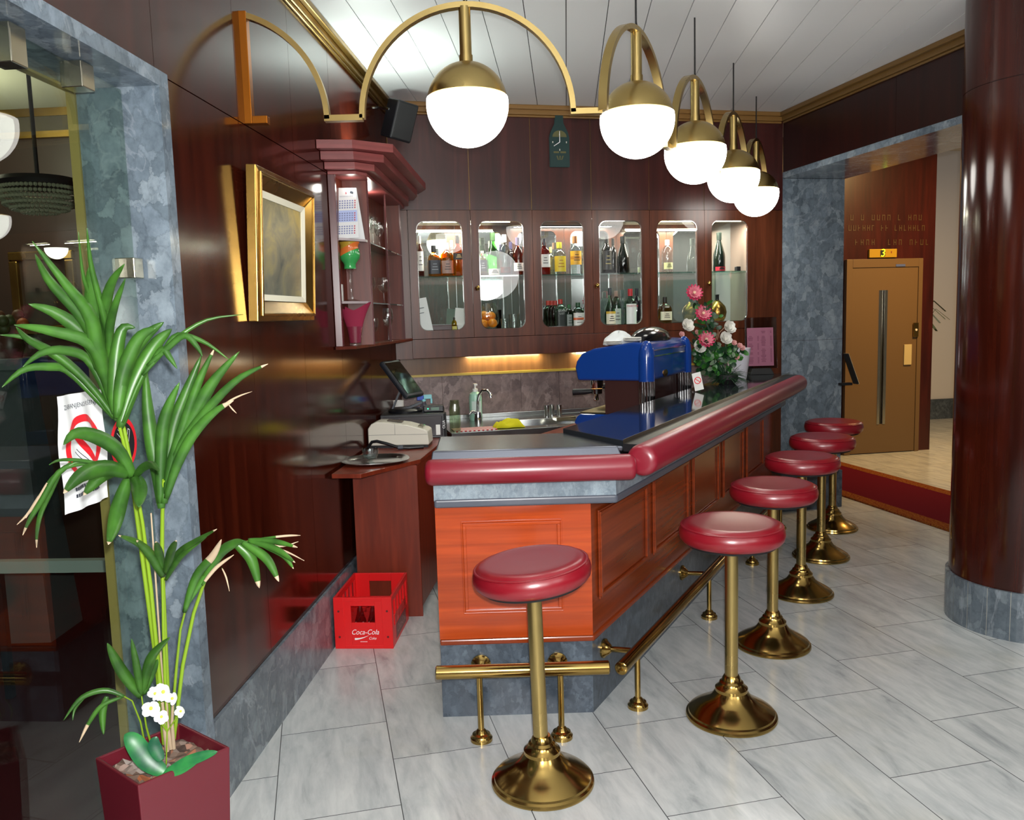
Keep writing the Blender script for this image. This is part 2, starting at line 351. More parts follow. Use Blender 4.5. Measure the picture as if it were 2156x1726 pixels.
# back wall (upper panels, right strip, lit strip, marble splashback)
b = MB(); sm = [-2.97, -2.415, -1.971, -1.526, -1.083, -.6475, -.229, 0]
for x0, x1 in zip(sm, sm[1:]): b.box(x0 + .0015, x1 - .0015, 0, .03, 2.342, 3.06)
b.box(-2.97, 0, .004, .03, 2.342, 3.06, 1)
b.box(-.2265, -.001, 0, .03, 0, 2.339, 3); b.box(-2.97, -2.856, 0, .03, 1.32, 2.339, 3)
b.box(-2.97, 0.0, .03, .06, 2.345, 3.06, 2); b.box(-.224, 0, .03, .4, 0, 2.34, 2); b.box(-2.97, -2.86, .03, .12, 1.33, 2.34, 2); b.box(-2.97, 0, .06, .4, 2.36, 3.06, 2)
b.box(-2.86, -.224, .37, .4, 0, 2.36, 2)
b.box(-2.97, -.224, .13, .37, 0, 1.44, 6)
for i in range(9): b.box(-2.93 + .292 * i, -2.93 + .292 * (i + 1) - .002, .12, .13, .9, 1.184, 4)
b.box(-2.97, -.224, .1, .13, 1.184, 1.2, 5)
struct(b.build('wall_back', [M['back_wood'], M['trim_gold'], M['dark'], M['cab_wood'], M['splash'], plain('yellow_trim', '#b39a3c', .35), wood('strip_wood', '#5a3c22', '#6e4c2c', '#7c5836', .3)], **place(FW)))
# marble reveal of the wide opening, its lintel and the wall above
b = MB(); b.box(.001, .53, 0, .1, 0, 1.345); b.box(.001, .53, 0, .1, 1.347, 2.575)
struct(b.build('trim_2', M['marble'], **place(FW)))
b = MB(); b.box(.0, .54, -.012, 0, 0, .3); struct(b.build('baseboard_back', M['plinth'], **place(FW)))
b = MB(); b.box(-.1, 2.5, 0, .53, 2.577, 2.62); struct(b.build('trim_3', M['marble'], **place(FR)))
b = MB(); xs = sorted([FR.pl(1887, 200).x, .0, 2.6]); xs = [0.0, xs[1], 2.6]
for x0, x1 in zip(xs, xs[1:]): b.box(x0 + .001, x1 - .001, 0, .04, 2.621, 3.06)
b.box(-.05, 2.6, .04, .5, 2.622, 3.06, 1); b.box(2.6, 9, 0, .3, 0, 3.06)
struct(b.build('wall_right', [M['lintel_wood'], M['dark']], **place(FR)))
# cornices under the ceiling
def cornice(n, f, x0, x1, m):
    b = MB(); b.box(x0, x1, -.03, 0, 2.99, 3.05); b.box(x0, x1, -.06, -.03, 3.02, 3.05); b.box(x0, x1, -.018, 0, 2.975, 2.99)
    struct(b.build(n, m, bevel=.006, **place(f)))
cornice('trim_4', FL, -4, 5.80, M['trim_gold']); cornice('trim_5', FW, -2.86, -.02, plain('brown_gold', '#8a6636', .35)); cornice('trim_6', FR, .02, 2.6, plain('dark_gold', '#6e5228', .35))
# front of the room, behind the viewer
b = MB(); b.box(-4, 8, -3.6, -3.4, 0, 3.06); struct(b.build('wall_front', M['column_wood']))
def carpet0(n, a, c, sc=900):
    q = NT(n); s = q.bsdf(None, .95, 0, .1); nz = q.noise(q.coord(), sc, 2); r = q.ramp(nz, 0, [(.35, sl(a)), (.65, sl(c))]); q.k(r, 0, s, 'Base Color'); return q.m
# lounge behind the glass door
P1, P2 = Z(0, 234, 3.0), Z(160, 226, 3.0)
FG = Frame(P1, math.degrees(atan2(P2.y - P1.y, P2.x - P1.x)))
z1 = FG.pl(80, 286).z
b = MB(); b.box(-4, 6.2, .27, 6, -.02, .004); struct(b.build('floor', carpet0('lounge_carpet', '#2a0c10', '#3c1218'), **place(FL)))
xr = 0.0
while FL.l(FG.w(xr, .1)).y > .36: xr += .01
while FL.l(FG.w(xr, .1)).y < .36: xr -= .01
b = MB(); b.box(-5, xr, 0, .1, 0, 3.1); b.box(-5, xr, -.03, 0, 2.95, 3.0, 1); b.box(-5, xr, -.04, 0, z1 - .02, z1 + .02, 1); b.box(-5, xr, -.02, 0, z1 + .02, 2.95, 2)
struct(b.build('wall_lounge', [plain('lounge_wall', '#3a2c28', .4), M['trim_gold'], plain('lounge_frieze', '#4a4234', .5)], **place(FG)))
b = MB(); b.box(-4, 6.2, .25, 6, 3.0, 3.02); struct(b.build('ceiling', plain('lounge_ceiling', '#dfe0c8', .6), **place(FL)))
# lobby behind the wide opening
b = MB(); b.box(-2.5, 1.0, 0, .3, 0, 3.7); struct(b.build('wall_far', wood('lobby_wood', '#2a0d09', '#3a120c', '#451811', .3), **place(FV)))
b = MB(); b.box(1.03, 4.5, 2.2, 2.4, .28, 3.7); b.box(1.03, 4.5, 2.17, 2.4, 0, .28, 1)
struct(b.build('wall_lobby', [plain('lobby_white', '#c9c9cc', .6), M['plinth']], **place(FV)))
b = MB(); b.box(.55, 7, -3.6, 5, 3.65, 3.7); struct(b.build('ceiling', plain('lobby_ceiling', '#b9ad98', .6), **place(FW)))

# ================================================================ COLUMN
t = thing('column', 'round glossy mahogany column standing on a grey marble ring', 'column', (2.562, 4.089, 0))
b = MB(); b.lathe([(.345, .238), (.345, 2.60)], 96); b.lathe([(.345, 2.603), (.345, 3.05)], 96); b.lathe([(.341, 2.59), (.341, 2.61)], 96, mi=1)
b.build('shaft', [M['column_wood'], M['dark']], t, smooth=40)
b = MB(); n = 22
for i in range(n):
    a0, a1 = 2 * pi * i / n + .006, 2 * pi * (i + 1) / n
    b.lathe([(.30, 0), (.36, 0), (.36, .237), (.30, .237)], 4, a0=a0, a1=a1)
b.lathe([(.356, .001), (.356, .234)], 88, mi=1)
b.build('marble_ring', [M['base_marble'], M['ivory']], t)

# ================================================================ LIFT AND LOBBY THINGS
t = thing('elevator_door', 'light brown lift door with a narrow vertical glass slot', 'door', FV.w(0, 0, 0), FV.a)
W = FV.pl(1934, 700).x; x0 = FV.pl(1779, 700).x
b = MB(); b.box(x0 - .02, x0 + .05, -.05, -.001, 0, 2.09); b.box(W - .05, W, -.05, -.001, 0, 2.09); b.box(x0 + .05, W - .05, -.05, -.001, 2.0, 2.09)
tan = plain('lift_tan', '#665034', .4); b.build('frame', tan, t, bevel=.004)
sx = FV.pl(1852, 750).x
b = MB()
for q in ((x0 + .053, sx - .05, 0.01, 1.998), (sx + .05, W - .053, .01, 1.998), (sx - .05, sx + .05, .01, .32), (sx - .05, sx + .05, 1.76, 1.998)): b.box(q[0], q[1], -.04, -.002, q[2], q[3])
leaf = b.build('leaf', tan, t)
b = MB(); b.box(sx - .02, sx + .02, -.02, -.015, .32, 1.76); b.build('glass_slot', plain('slot_dark', '#2a2a24', .1), t)
b = MB()
for s in (-1, 1): b.box(sx + s * .035 - .015, sx + s * .035 + .015, -.046, -.03, .32, 1.76)
b.build('slot_frame', M['nickel'], t)
p = FV.pl(1896, 559); b = MB(); b.box(p.x - .09, p.x + .02, -.054, -.05, p.z - .012, p.z + .012); b.build('blue_sticker', plain('sticker_blue', '#4a5a8a', .5), t)
p = FV.pl(1905, 746); b = MB(); b.box(p.x - .045, p.x + .045, -.055, -.04, p.z - .11, p.z + .11); b.build('push_plate', plain('plate', '#b9a878', .4), t, bevel=.003)
p = FV.pl(1921, 694); t = thing('call_button_plate', 'small yellow brass call button plate beside the lift door', 'button', FV.w(p.x, -.051, p.z), FV.a)
b = MB(); b.box(-.03, .03, -.012, 0, -.075, .075); b.build('plate', M['gold'], t, bevel=.002); b = MB(); b.lathe([(.012, 0), (.012, .006)], 16, c=(0, -.012, 0), M=Matrix.Rotation(pi / 2, 3, 'X')); b.build('button', M['ivory'], t)
a, c = FV.pl(1827, 543), FV.pl(1885, 524)
t = thing('floor_indicator', 'yellow floor indicator showing a lit 3 above the lift', 'sign', FV.w((a.x + c.x) / 2, -.001, (a.z + c.z) / 2), FV.a)
w, h = (c.x - a.x) / 2, (c.z - a.z) / 2
b = MB(); b.box(-w, w, -.03, 0, -h, h); b.build('housing', plain('housing_yellow', '#a8861c', .4), t, bevel=.004)
b = MB(); b.box(-.035, .02, -.033, -.029, -h * .7, h * .7); b.build('screen', M['blackmat'], t)
b = MB(); text_mb('3', .115, b, (-.008, -.034, 0), (1, 0, 0), (0, 0, 1), shear=.15); b.build('digit', emit('led', '#d8f020', 2.5), t)
b = MB(); b.box(w * .55, w * .62, -.032, -.029, 0, .02); b.build('arrow_mark', plain('led_off', '#7a3010', .5), t)
t = thing('wall_lettering', 'three dim rows of small gold lettering above the lift', 'lettering', FV.w(0, 0, 0), FV.a)
for r, (xa, xb, py) in enumerate(((1790, 1945, 458), (1786, 1950, 480), (1800, 1960, 510))):
    b = MB(); q0, q1 = FV.pl(xa, py), FV.pl(xb, py); n = 17 - 3 * (r != 1)
    for i in range(n):
        if random.random() < .14: continue
        x = q0.x + (q1.x - q0.x) * i / n; hh = .03; zc = q0.z + (q1.z - q0.z) * i / n
        b.box(x, x + .007, -.004, 0, zc - hh, zc + hh); k = random.choice((-1, 0, 1)); b.box(x + .007, x + .026, -.004, 0, zc + k * hh * .8 - .004, zc + k * hh * .8 + .004)
        if random.random() < .6: b.box(x + .026, x + .033, -.004, 0, zc - hh, zc + hh)
    b.build('lettering', plain('dim_gold%d' % r, '#4a3418', .5), t)
# runner
a1 = -12.98; FU = Frame((0, 0), 90 + 12.98)     # x along the runner, y to the left of it
t = thing('carpet_runner', 'red carpet runner with ochre patterned borders in the lobby', 'carpet', FU.w(4.0, -4.27, 0), FU.a)
def carpet(n, a, c, sc=900):
    q = NT(n); s = q.bsdf(None, .95, 0, .1); nz = q.noise(q.coord(), sc, 2); r = q.ramp(nz, 0, [(.35, sl(a)), (.65, sl(c))]); q.k(r, 0, s, 'Base Color'); return q.m
b = MB(); b.box(0, 3.7, -.80, -.12, 0, .012); b.build('field', carpet('carpet_red', '#4c0618', '#640c1e'), t)
bm = carpet('carpet_border', '#641410', '#8a5a22', 70)
for y0 in (-.92, -.12):
    b = MB(); b.box(0, 3.7, y0, y0 + .12, 0, .013); b.build('border', bm, t)
# lobby plant
t = thing('lobby_palm', 'dark palm in the lobby partly hidden behind the lift wall', 'plant', FV.w(1.32, .75, 0), FV.a)
b = MB(); b.lathe([(.0, 0), (.13, 0), (.17, .3), (.15, .3), (.14, .27), (0, .27)], 20); b.build('pot', M['grey'], t, smooth=30)
b = MB()
for i in range(16):
    a = 2 * pi * i / 16 + .3; h = 1.15 + .25 * random.random(); r = .32 + .1 * random.random()
    b.bar([(0, 0, .25), (cos(a) * .05, sin(a) * .05, h), (cos(a) * r * .6, sin(a) * r * .6, h + .25), (cos(a) * r, sin(a) * r, h + .12)], (-sin(a), cos(a), 0), .03, .002)
b.build('fronds', plain('dark_leaf', '#2c4028', .5), t)
# lobby leaflet rack on the reveal
p = FW.pl(1782, 848); t = thing('leaflet_holder', 'thin slanted leaflet board with a pale edge fixed to the marble reveal', 'holder', FW.w(.5, -.001, .95), FW.a)
b = MB(); b.obox((.09, -.03, .16), (.012, .06, .26), Matrix.Rotation(radians(-22), 3, 'Y')); b.build('board', M['blackmat'], t)
b = MB(); b.obox((.097, -.03, .16), (.003, .064, .265), Matrix.Rotation(radians(-22), 3, 'Y')); b.build('pale_edge', plain('pale_edge', '#cdb890', .4), t)
b = MB(); b.box(.0, .1, -.04, 0, .03, .05); b.build('bracket', M['blackmat'], t)

# ================================================================ LOUNGE THINGS
a, c = FG.pl(38, 690), FG.pl(160, 543)
t = thing('gilt_frame', 'dark old painting in a gilt frame seen through the glass door', 'picture', FG.w((a.x + c.x) / 2, -.001, (a.z + c.z) / 2), FG.a)
w, h = abs(c.x - a.x) / 2, abs(c.z - a.z) / 2 + .05
b = MB()
for q in ((-w, w, h - .06, h), (-w, w, -h, -h + .06), (-w, -w + .06, -h + .06, h - .06), (w - .06, w, -h + .06, h - .06)): b.box(q[0], q[1], -.04, 0, q[2], q[3])
b.build('frame', M['gold'], t, bevel=.008)
q = NT('old_canvas'); s = q.bsdf(None, .5); nz = q.noise(q.coord(), 8, 4); r = q.ramp(nz, 0, [(.35, sl('#1c1412')), (.6, sl('#33241c')), (.75, sl('#5a3020'))]); q.k(r, 0, s, 'Base Color')
b = MB(); b.box(-w + .06, w - .06, -.015, 0, -h + .06, h - .06); b.build('canvas', q.m, t)
p = D(80, 385, 4.2); t = thing('crystal_chandelier', 'wide dim crystal chandelier seen through the glass door', 'chandelier', p)
b = MB(); b.lathe([(.0, .02), (.17, .02), (.18, 0), (.17, -.02), (0, -.02)], 32); b.lathe([(.01, .02), (.01, 3.0 - p.z)], 8); b.build('ring', M['blackmat'], t, smooth=30)
b = MB()
for k, (rr, zz) in enumerate(((.17, -.03), (.172, -.055), (.17, -.08), (.155, -.105), (.125, -.125), (.08, -.14))):
    n = int(110 * rr / .17) // 2
    for i in range(n):
        a = 2 * pi * i / n + k * .1; b.ball((rr * cos(a), rr * sin(a), zz), .011, 6, 3)
o = b.build('crystals', plain('crystal', '#a8a890', .08, .3), t); o['kind'] = 'stuff'
p = FG.pl(134, 531); t = thing('reflection_bowl', 'small white half bowl added for a lamp reflection above the gilt frame', 'lamp', FG.w(p.x, -.001, p.z + .02), FG.a)
b = MB(); b.lathe([(.001, -.07)] + [(.07 * sin(pi / 2 * j / 6), -.07 * cos(pi / 2 * j / 6)) for j in range(1, 7)] + [(.001, 0)], 24, c=(0, -.075, 0)); b.build('bowl', M['bowl_glow'], t, smooth=40)  # glowing bowl stands in for a pendant's reflection in the glass door
b = MB(); b.box(-.015, .015, -.03, 0, -.03, .0); b.build('bracket', M['brass'], t)
p = D(18, 690, 4.3); t = thing('lounge_vase', 'small arrangement of orange flowers on a grey stand beyond the glass door', 'flowers', (p.x, p.y, 1.46))
b = MB(); b.lathe([(0, 0), (.05, 0), (.07, .06), (.05, .12), (.045, .12), (0, .1)], 20); b.build('vase', plain('vase_brown', '#4a2a20', .4), t, smooth=40)
b = MB()
for i in range(9): b.ball((random.uniform(-.08, .08), random.uniform(-.05, .05), .14 + random.random() * .1), .03, 8, 6, mi=i % 3)
b.build('blooms', [plain('orange_bloom', '#a8521c', .6), plain('brown_bloom', '#5a3420', .6), plain('green_bloom', '#33401c', .6)], t, smooth=60)
t = thing('grey_stand', 'grey pedestal stand under the orange flowers in the lounge', 'stand', (p.x, p.y, 0))
b = MB(); b.prism([(-.16, -.16), (.16, -.16), (.16, .16), (-.16, .16)], 0, 1.40, top=[(-.07, -.07), (.07, -.07), (.07, .07), (-.07, .07)]); b.build('pedestal', plain('stand_grey', '#4a5054', .6), t)
b = MB(); b.box(-.12, .12, -.12, .12, 1.40, 1.459); b.build('top', plain('stand_top', '#5a6064', .6), t, bevel=.004)
# notices on the glass door
q0, q1 = FL.pl(105, 842, .09), FL.pl(215, 1060, .09)
t = thing('no_smoking_notice', 'crumpled white paper no smoking notice taped to the glass door', 'notice', FL.w(2.083, GY(2.083) - .003, 1.285), FL.a + .034)
b = MB(); nx, nz_ = 14, 10; wv = lambda x, z: -.004 - .004 * sin(x * 70 + z * 9) - .003 * sin(z * 31 + x * 20)
PT = [(-.105 + .21 * i / nx, wv(-.105 + .21 * i / nx, -.149 + .298 * j / nz_), -.149 + .298 * j / nz_) for j in range(nz_ + 1) for i in range(nx + 1)]
b.add(PT, [(j * (nx + 1) + i, j * (nx + 1) + i + 1, (j + 1) * (nx + 1) + i + 1, (j + 1) * (nx + 1) + i) for j in range(nz_) for i in range(nx)])
# (mirrored left-right on the door because it is read from this side)
b.build('sheet', M['paper'], t, smooth=60)
def wrap(mb):                       # lay flat artwork on the crumpled sheet
    mb.v = [Vector((v.x, wv(v.x, v.z) - .0012, v.z)) for v in mb.v]; return mb
def ring(b, cx, cz, r0, r1, n=48, mi=0):
    b.add([(cx + r * cos(2 * pi * i / n), 0, cz + r * sin(2 * pi * i / n)) for r in (r0, r1) for i in range(n)], [(i, (i + 1) % n, n + (i + 1) % n, n + i) for i in range(n)], mi)
def strip2(b, a, c, w, mi=0, n=8):
    a, c = Vector(a), Vector(c); d = (c - a).normalized(); s = Vector((-d.z, 0, d.x)) * w / 2
    for i in range(n): p, q = a + (c - a) * i / n, a + (c - a) * (i + 1) / n; b.quad(p - s, q - s, q + s, p + s, mi)
b = MB(); ring(b, 0, .01, .064, .083); strip2(b, (-.05, 0, .06), (.05, 0, -.04), .017); wrap(b).build('prohibition_ring', M['signred'], t)
b = MB()
text_mb('ZABRANJENO PUŠENJE', .017, b, (0, 0, .118), (1, 0, 0), (0, 0, 1))
for zz in (-.098, -.115):
    for i in range(14): b.quad((-.065 + i * .0095, 0, zz), (-.058 + i * .0095, 0, zz), (-.058 + i * .0095, 0, zz + .009), (-.065 + i * .0095, 0, zz + .009))
strip2(b, (-.035, 0, .0), (.02, 0, -.045), .002); strip2(b, (-.028, 0, .006), (.027, 0, -.039), .002); strip2(b, (-.03, 0, .03), (-.01, 0, .045), .002); strip2(b, (-.01, 0, .045), (-.005, 0, .02), .002)
wrap(b).build('text', M['ink'], t)
t = thing('no_smoking_sticker', 'round red and black no smoking sticker on the glass door', 'sticker', FL.w(2.303, GY(2.303) - .0015, 1.267), FL.a + .034)
def disc(b, r, y, n=40, mi=0): b.add([(r * cos(2 * pi * i / n), y, r * sin(2 * pi * i / n)) for i in range(n)], [tuple(range(n))], mi)
b = MB(); disc(b, .062, -.0005); b.build('disc', M['blackmat'], t)
b = MB(); ring(b, 0, 0, .062, .076); b.v = [Vector((v.x, -.0008, v.z)) for v in b.v]; b.build('prohibition_ring', M['signred'], t)
b = MB(); 
for s_ in ((-.03, .045), (-.036, .035)):
    pts = [(s_[0] + .03 * sin(k * .5), -.001, s_[1] - .012 * k) for k in range(8)]
    for p, q in zip(pts, pts[1:]): strip2(b, p, q, .002, n=1)
for p, q in (((.028, 0, .04), (.0, 0, -.045)), ((.038, 0, .035), (.01, 0, -.05)), ((.028, 0, .04), (.038, 0, .035)), ((.0, 0, -.045), (.01, 0, -.05))): strip2(b, p, q, .002, n=1)
b.v = [Vector((v.x, -.001, v.z)) for v in b.v]; b.build('text', M['textwhite'], t)
# ================================================================ BAR COUNTER
t = thing('bar_counter', 'L-shaped mahogany bar counter with padded red leather edge and dark glossy top', 'bar', FB.w(0, 0, 0), FB.a)
def fb(P): v = FB.l(P); return (v.x, v.y)                # world point -> bar coordinates
EL = (-.313, 3.216)                                       # left end of the short side
e0 = fb((EL[0], EL[1], 0)); ed = Vector(fb((.297, 3.22, 0))) - Vector(e0); ed.normalize(); en = Vector((ed[1], -ed[0]))   # along the short end, and outwards from it
if (FB.w(en[0], en[1]) - FB.w(0, 0)).y > 0: en = -en
LEN = 3.60
def off(p, n, d): return (p[0] + n[0] * d, p[1] + n[1] * d)
def footprint(ox, oe, inner_s=.24, inner_e=.36, far=LEN, left=0.0):
    # ox: how far the long face stands out, oe: how far the short face stands out
    # intersection of the two outer lines
    def isect(p, d, q, f):
        k = ((q[0] - p[0]) * f[1] - (q[1] - p[1]) * f[0]) / (d[0] * f[1] - d[1] * f[0]); return (p[0] + d[0] * k, p[1] + d[1] * k)
    A = off(off(e0, en, oe), ed, -left); C = isect(A, ed, (0, -ox), (1, 0)); I = isect(off(e0, en, -inner_e), ed, (0, inner_s), (1, 0))
    return [A, C, (far + .87 * ox * 0, -ox), (far - .2, inner_s), I, off(off(e0, en, -inner_e), ed, -left)]
b = MB(); b.prism(footprint(-.004, -.004), 0, .302); b.build('plinth', M['plinth'], t)
b = MB(); b.prism(footprint(0, 0), .326, .875); 
core = b.build('body', M['bar_wood_shaded'], t)
b = MB(); b.prism(footprint(.008, .008), .302, .326); b.build('plinth_moulding', M['bar_wood_shaded'], t, bevel=.006)
# panel on the short end, same wood coloured in its flash-lit tone
EA = atan2(ed[1], ed[0])
def efr(x, z, y=0.0):                                     # point on the short face: x along it, y outwards
    p = off(off(e0, ed, x), en, y); return (p[0], p[1], z)
def eplate(b, x0, x1, z0, z1, y0, y1, mi=0):
    v = [efr(x, z, y) for z in (z0, z1) for y in (y0, y1) for x in (x0, x1)]
    return b.add(v, [(0, 2, 3, 1), (4, 5, 7, 6), (0, 1, 5, 4), (2, 6, 7, 3), (0, 4, 6, 2), (1, 3, 7, 5)], mi)
WE = (Vector((.297, 3.22)) - Vector(EL)).length
b = MB(); eplate(b, 0, WE, .328, .874, .0005, .006); b.build('end_panel', M['bar_wood_lit'], t)
def molding(b, fn, x0, x1, z0, z1, w=.02, h=.012):
    for k, (wi, hh) in enumerate(((0, h * .6), (w * .35, h))):
        a0, a1, c0, c1 = x0 + wi, x1 - wi, z0 + wi, z1 - wi; q = w * (.35 if k == 0 else .65)
        fn(b, a0, a1, c1 - q, c1, 0.004, hh + .004); fn(b, a0, a1, c0, c0 + q, 0.004, hh + .004); fn(b, a0, a0 + q, c0 + q, c1 - q, 0.004, hh + .004); fn(b, a1 - q, a1, c0 + q, c1 - q, 0.004, hh + .004)
b = MB(); molding(b, eplate, .099, .496, .43, .806); b.build('panel_moulding', M['bar_wood_lit'], t, bevel=.002)
def lplate(b, x0, x1, z0, z1, y0, y1, mi=0): return b.box(x0, x1, -y1, -y0, z0, z1, mi)
for x0, x1 in ((.06, .65), (.737, 1.315), (1.403, 1.955), (2.062, 2.60), (2.694, 3.24)):
    b = MB(); molding(b, lplate, x0, x1, .455, .82, .022); lplate(b, x0 + .025, x1 - .025, .48, .795, 0, .003); b.build('panel_moulding', M['bar_wood_shaded'], t, bevel=.002)
# granite band with its rounded lower lip
b = MB(); b.prism(footprint(.10, .03), .895, .985); b.build('granite_band', M['granite'], t)
b = MB(); b.prism(footprint(.105, .035), .866, .901); b.build('granite_lip', plain('lip', '#565b66', .32), t, bevel=.010, seg=3)
b = MB(); b.prism(footprint(.02, .0), .985, 1.07); b.build('riser', M['blackmat'], t)
# padded leather rolls
def pad(b, p0, p1, r, bulge=.92):
    p0, p1 = Vector(p0), Vector(p1); d = p1 - p0; L = d.length
    pts = [(0, .55), (.004, .78), (.012, .93), (.025, 1)] ; ks = pts + [(L - a, c) for a, c in pts[::-1]]
    b.tube([p0 + d * (a / L) for a, c in ks], [r * c for a, c in ks], 28)
pe0, pe1 = off(off(e0, en, .095), ed, -.022), off(off(e0, en, .095), ed, WE + .165)
b = MB(); pad(b, (pe0[0], pe0[1], 1.02), (pe1[0], pe1[1], 1.02), .05); b.v = [Vector((v.x, v.y, 1.02 + (v.z - 1.02) * 1.0)) for v in b.v]
b.build('armrest', M['leather_pad'], t, smooth=60)
b = MB(); pad(b, (-.02, -.215, 1.045), (3.50, -.215, 1.045), .062); b.v = [Vector((v.x, v.y, 1.045 + (v.z - 1.045) * .98)) for v in b.v]
b.build('armrest', M['leather_pad'], t, smooth=60)
# tops: metal sheet with a rolled front on the short end, black glass with a steel edge on the long side
fp = footprint(.13, .04); I = fp[4]; C = footprint(.13, .04)[1]
b = MB(); e_top = [off(off(e0, en, .02), ed, .012), C, I, fp[5]]
b.prism(e_top, 1.07, 1.092)
q = [off(off(e0, en, .052), ed, -.004), off(C, en, .022), off(C, en, -.02), off(off(e0, en, .0), ed, .01)]
b.prism([off(off(e0, en, .055), ed, -.006), off(off(C, ed, -.004), en, .015), off(off(C, ed, -.02), en, -.03), off(off(e0, en, .0), ed, .014)], 1.05, 1.0925, top=[off(off(e0, en, .04), ed, .0), off(off(C, ed, -.02), en, .0), off(off(C, ed, -.03), en, -.03), off(off(e0, en, .0), ed, .014)])
b.build('end_top', M['zinc'], t, bevel=.006, seg=3)
b = MB(); b.prism([C, (LEN - .02, -.13), (LEN - .2, .24), I], 1.075, 1.112); b.build('long_top', M['worktop'], t, bevel=.002)
b = MB(); b.prism([off(C, en, -.0), (LEN - .02, -.134), (LEN - .02, -.126), (C[0] + .01, -.126)], 1.1, 1.116); b.build('top_edge_strip', M['nickel'], t)
b = MB(); b.prism([(C[0], -.19), (LEN - .02, -.19), (LEN - .02, -.13), (C[0], -.13)], 1.07, 1.10); b.build('edge_channel', M['black'], t)
# lower work shelf behind the long side
b = MB(); b.box(.75, LEN - .35, .245, .86, .88, .92); b.box(.85, LEN - .4, .26, .80, .1, .88); b.build('rear_shelf', M['reg_wood'], t, bevel=.003)

# ================================================================ FOOT RAILS
def rail(name, lab, f, x0, x1, z, y, posts, yface):
    t = thing(name, lab, 'foot rail', f.w(0, 0, 0), f.a, 'brass foot rails of the bar')
    b = MB(); b.tube([(x0, y, z), (x0 + .004, y, z), (x1 - .004, y, z), (x1, y, z)], [.021, .026, .026, .021], 24); b.build('rail', M['brass'], t, smooth=50)
    for x in posts:
        b = MB(); b.tube([(x, y, .02), (x, y, z - .02)], .0115, 14); b.lathe([(.042, 0), (.042, .012), (.036, .018), (.034, .026), (.024, .03), (.018, .04), (.012, .045)], 24, c=(x, y, 0)); b.build('post', M['brass'], t, smooth=35)
        zr = .219 if yface == 0 else .226
        b = MB(); b.tube([(x, y, z), (x, yface - .02, zr)], .0115, 14)
        b.lathe([(.04, 0), (.04, .008), (.032, .014), (.026, .022), (.02, .03), (.012, .036)], 24, c=(x, yface, zr), M=Matrix.Rotation(pi / 2, 3, 'X')); b.build('bracket', M['brass'], t, smooth=35)
FEP = Frame((-.313, 3.216), math.degrees(atan2(.004, .61)))
rail('foot_rail', 'short brass foot rail across the orange end of the bar', FEP, -.004, .652, .272, -.19, (.16, .466), 0)
rail('foot_rail', 'long brass foot rail running along the side of the bar', FB, -.07, 3.35, .238, -.143, (.119, 1.225, 2.256, 3.2), 0.004)

# ================================================================ BAR STOOLS
def stool_parts(t, tilt=0.0, lean=0.0):
    Mt = Matrix.Rotation(lean, 3, 'Y'); 
    b = MB(); prof = [(.0, .0), (.176, .0), (.178, .006), (.176, .014), (.168, .019), (.166, .026), (.155, .034), (.128, .05), (.1, .066), (.078, .084), (.066, .103), (.063, .108), (.063, .12), (.056, .126), (.048, .137), (.046, .143), (.038, .15), (.034, .162), (.029, .17)]
    b.lathe(prof, 64); base = b.build('base', M['brass'], t, smooth=28)
    b = MB(); b.lathe([(.0255, .165), (.0255, .66), (.0255, .72)], 28, M=Mt); b.build('column', M['brass_brush'], t, smooth=40)
    Ms = Matrix.Rotation(tilt, 3, 'Y'); c = Mt @ Vector((0, 0, .705))
    b = MB(); pr = [(.0, -.0), (.165, .0), (.185, .006), (.197, .02), (.201, .038), (.199, .054), (.192, .069), (.180, .080), (.168, .0845), (.15, .0845), (.11, .0815), (.06, .0795), (0, .079)]
    b.lathe(pr, 64, c=c, M=Ms); seat = b.build('seat', M['leather'], t, smooth=50)
    b = MB(); b.lathe([(.1925, .068), (.195, .0705), (.193, .073), (.189, .0735)], 64, c=c, M=Ms); b.build('seam_piping', M['leather'], seat, smooth=50)
    b = MB(); b.lathe([(.17, -.006), (.172, .001), (.05, .001)], 48, c=c, M=Ms); b.lathe([(.05, -.03), (.05, .0)], 24, c=c, M=Ms); b.build('seat_plate', M['blackmat'], t, smooth=40)
G = 'red leather bar stools on brass pedestals'
ST = [(.835, 3.16), (1.215, 3.856), (1.598, 4.569), (1.964, 5.254), (2.302, 5.945)]
LB = ['red bar stool with an upright seat, nearest of the row along the bar side', 'second nearest red bar stool in the row along the side of the bar', 'middle red bar stool of the row along the side of the bar', 'second farthest red bar stool in the row along the bar side', 'farthest red bar stool, beside the marble reveal near the carpet runner']
p = Z(1143, 1645); t = thing('bar_stool', 'red bar stool with a tilted seat in front of the orange end of the bar', 'stool', (p.x, p.y, 0), 0, G); stool_parts(t, radians(-6), radians(-1.2))
t = thing('bar_stool', LB[0], 'stool', (ST[0][0], ST[0][1], 0), .3, G); stool_parts(t, 0, 0)
for i in range(1, 5): dup(t, (ST[i][0], ST[i][1], 0), .3 + i * .9, LB[i], G)

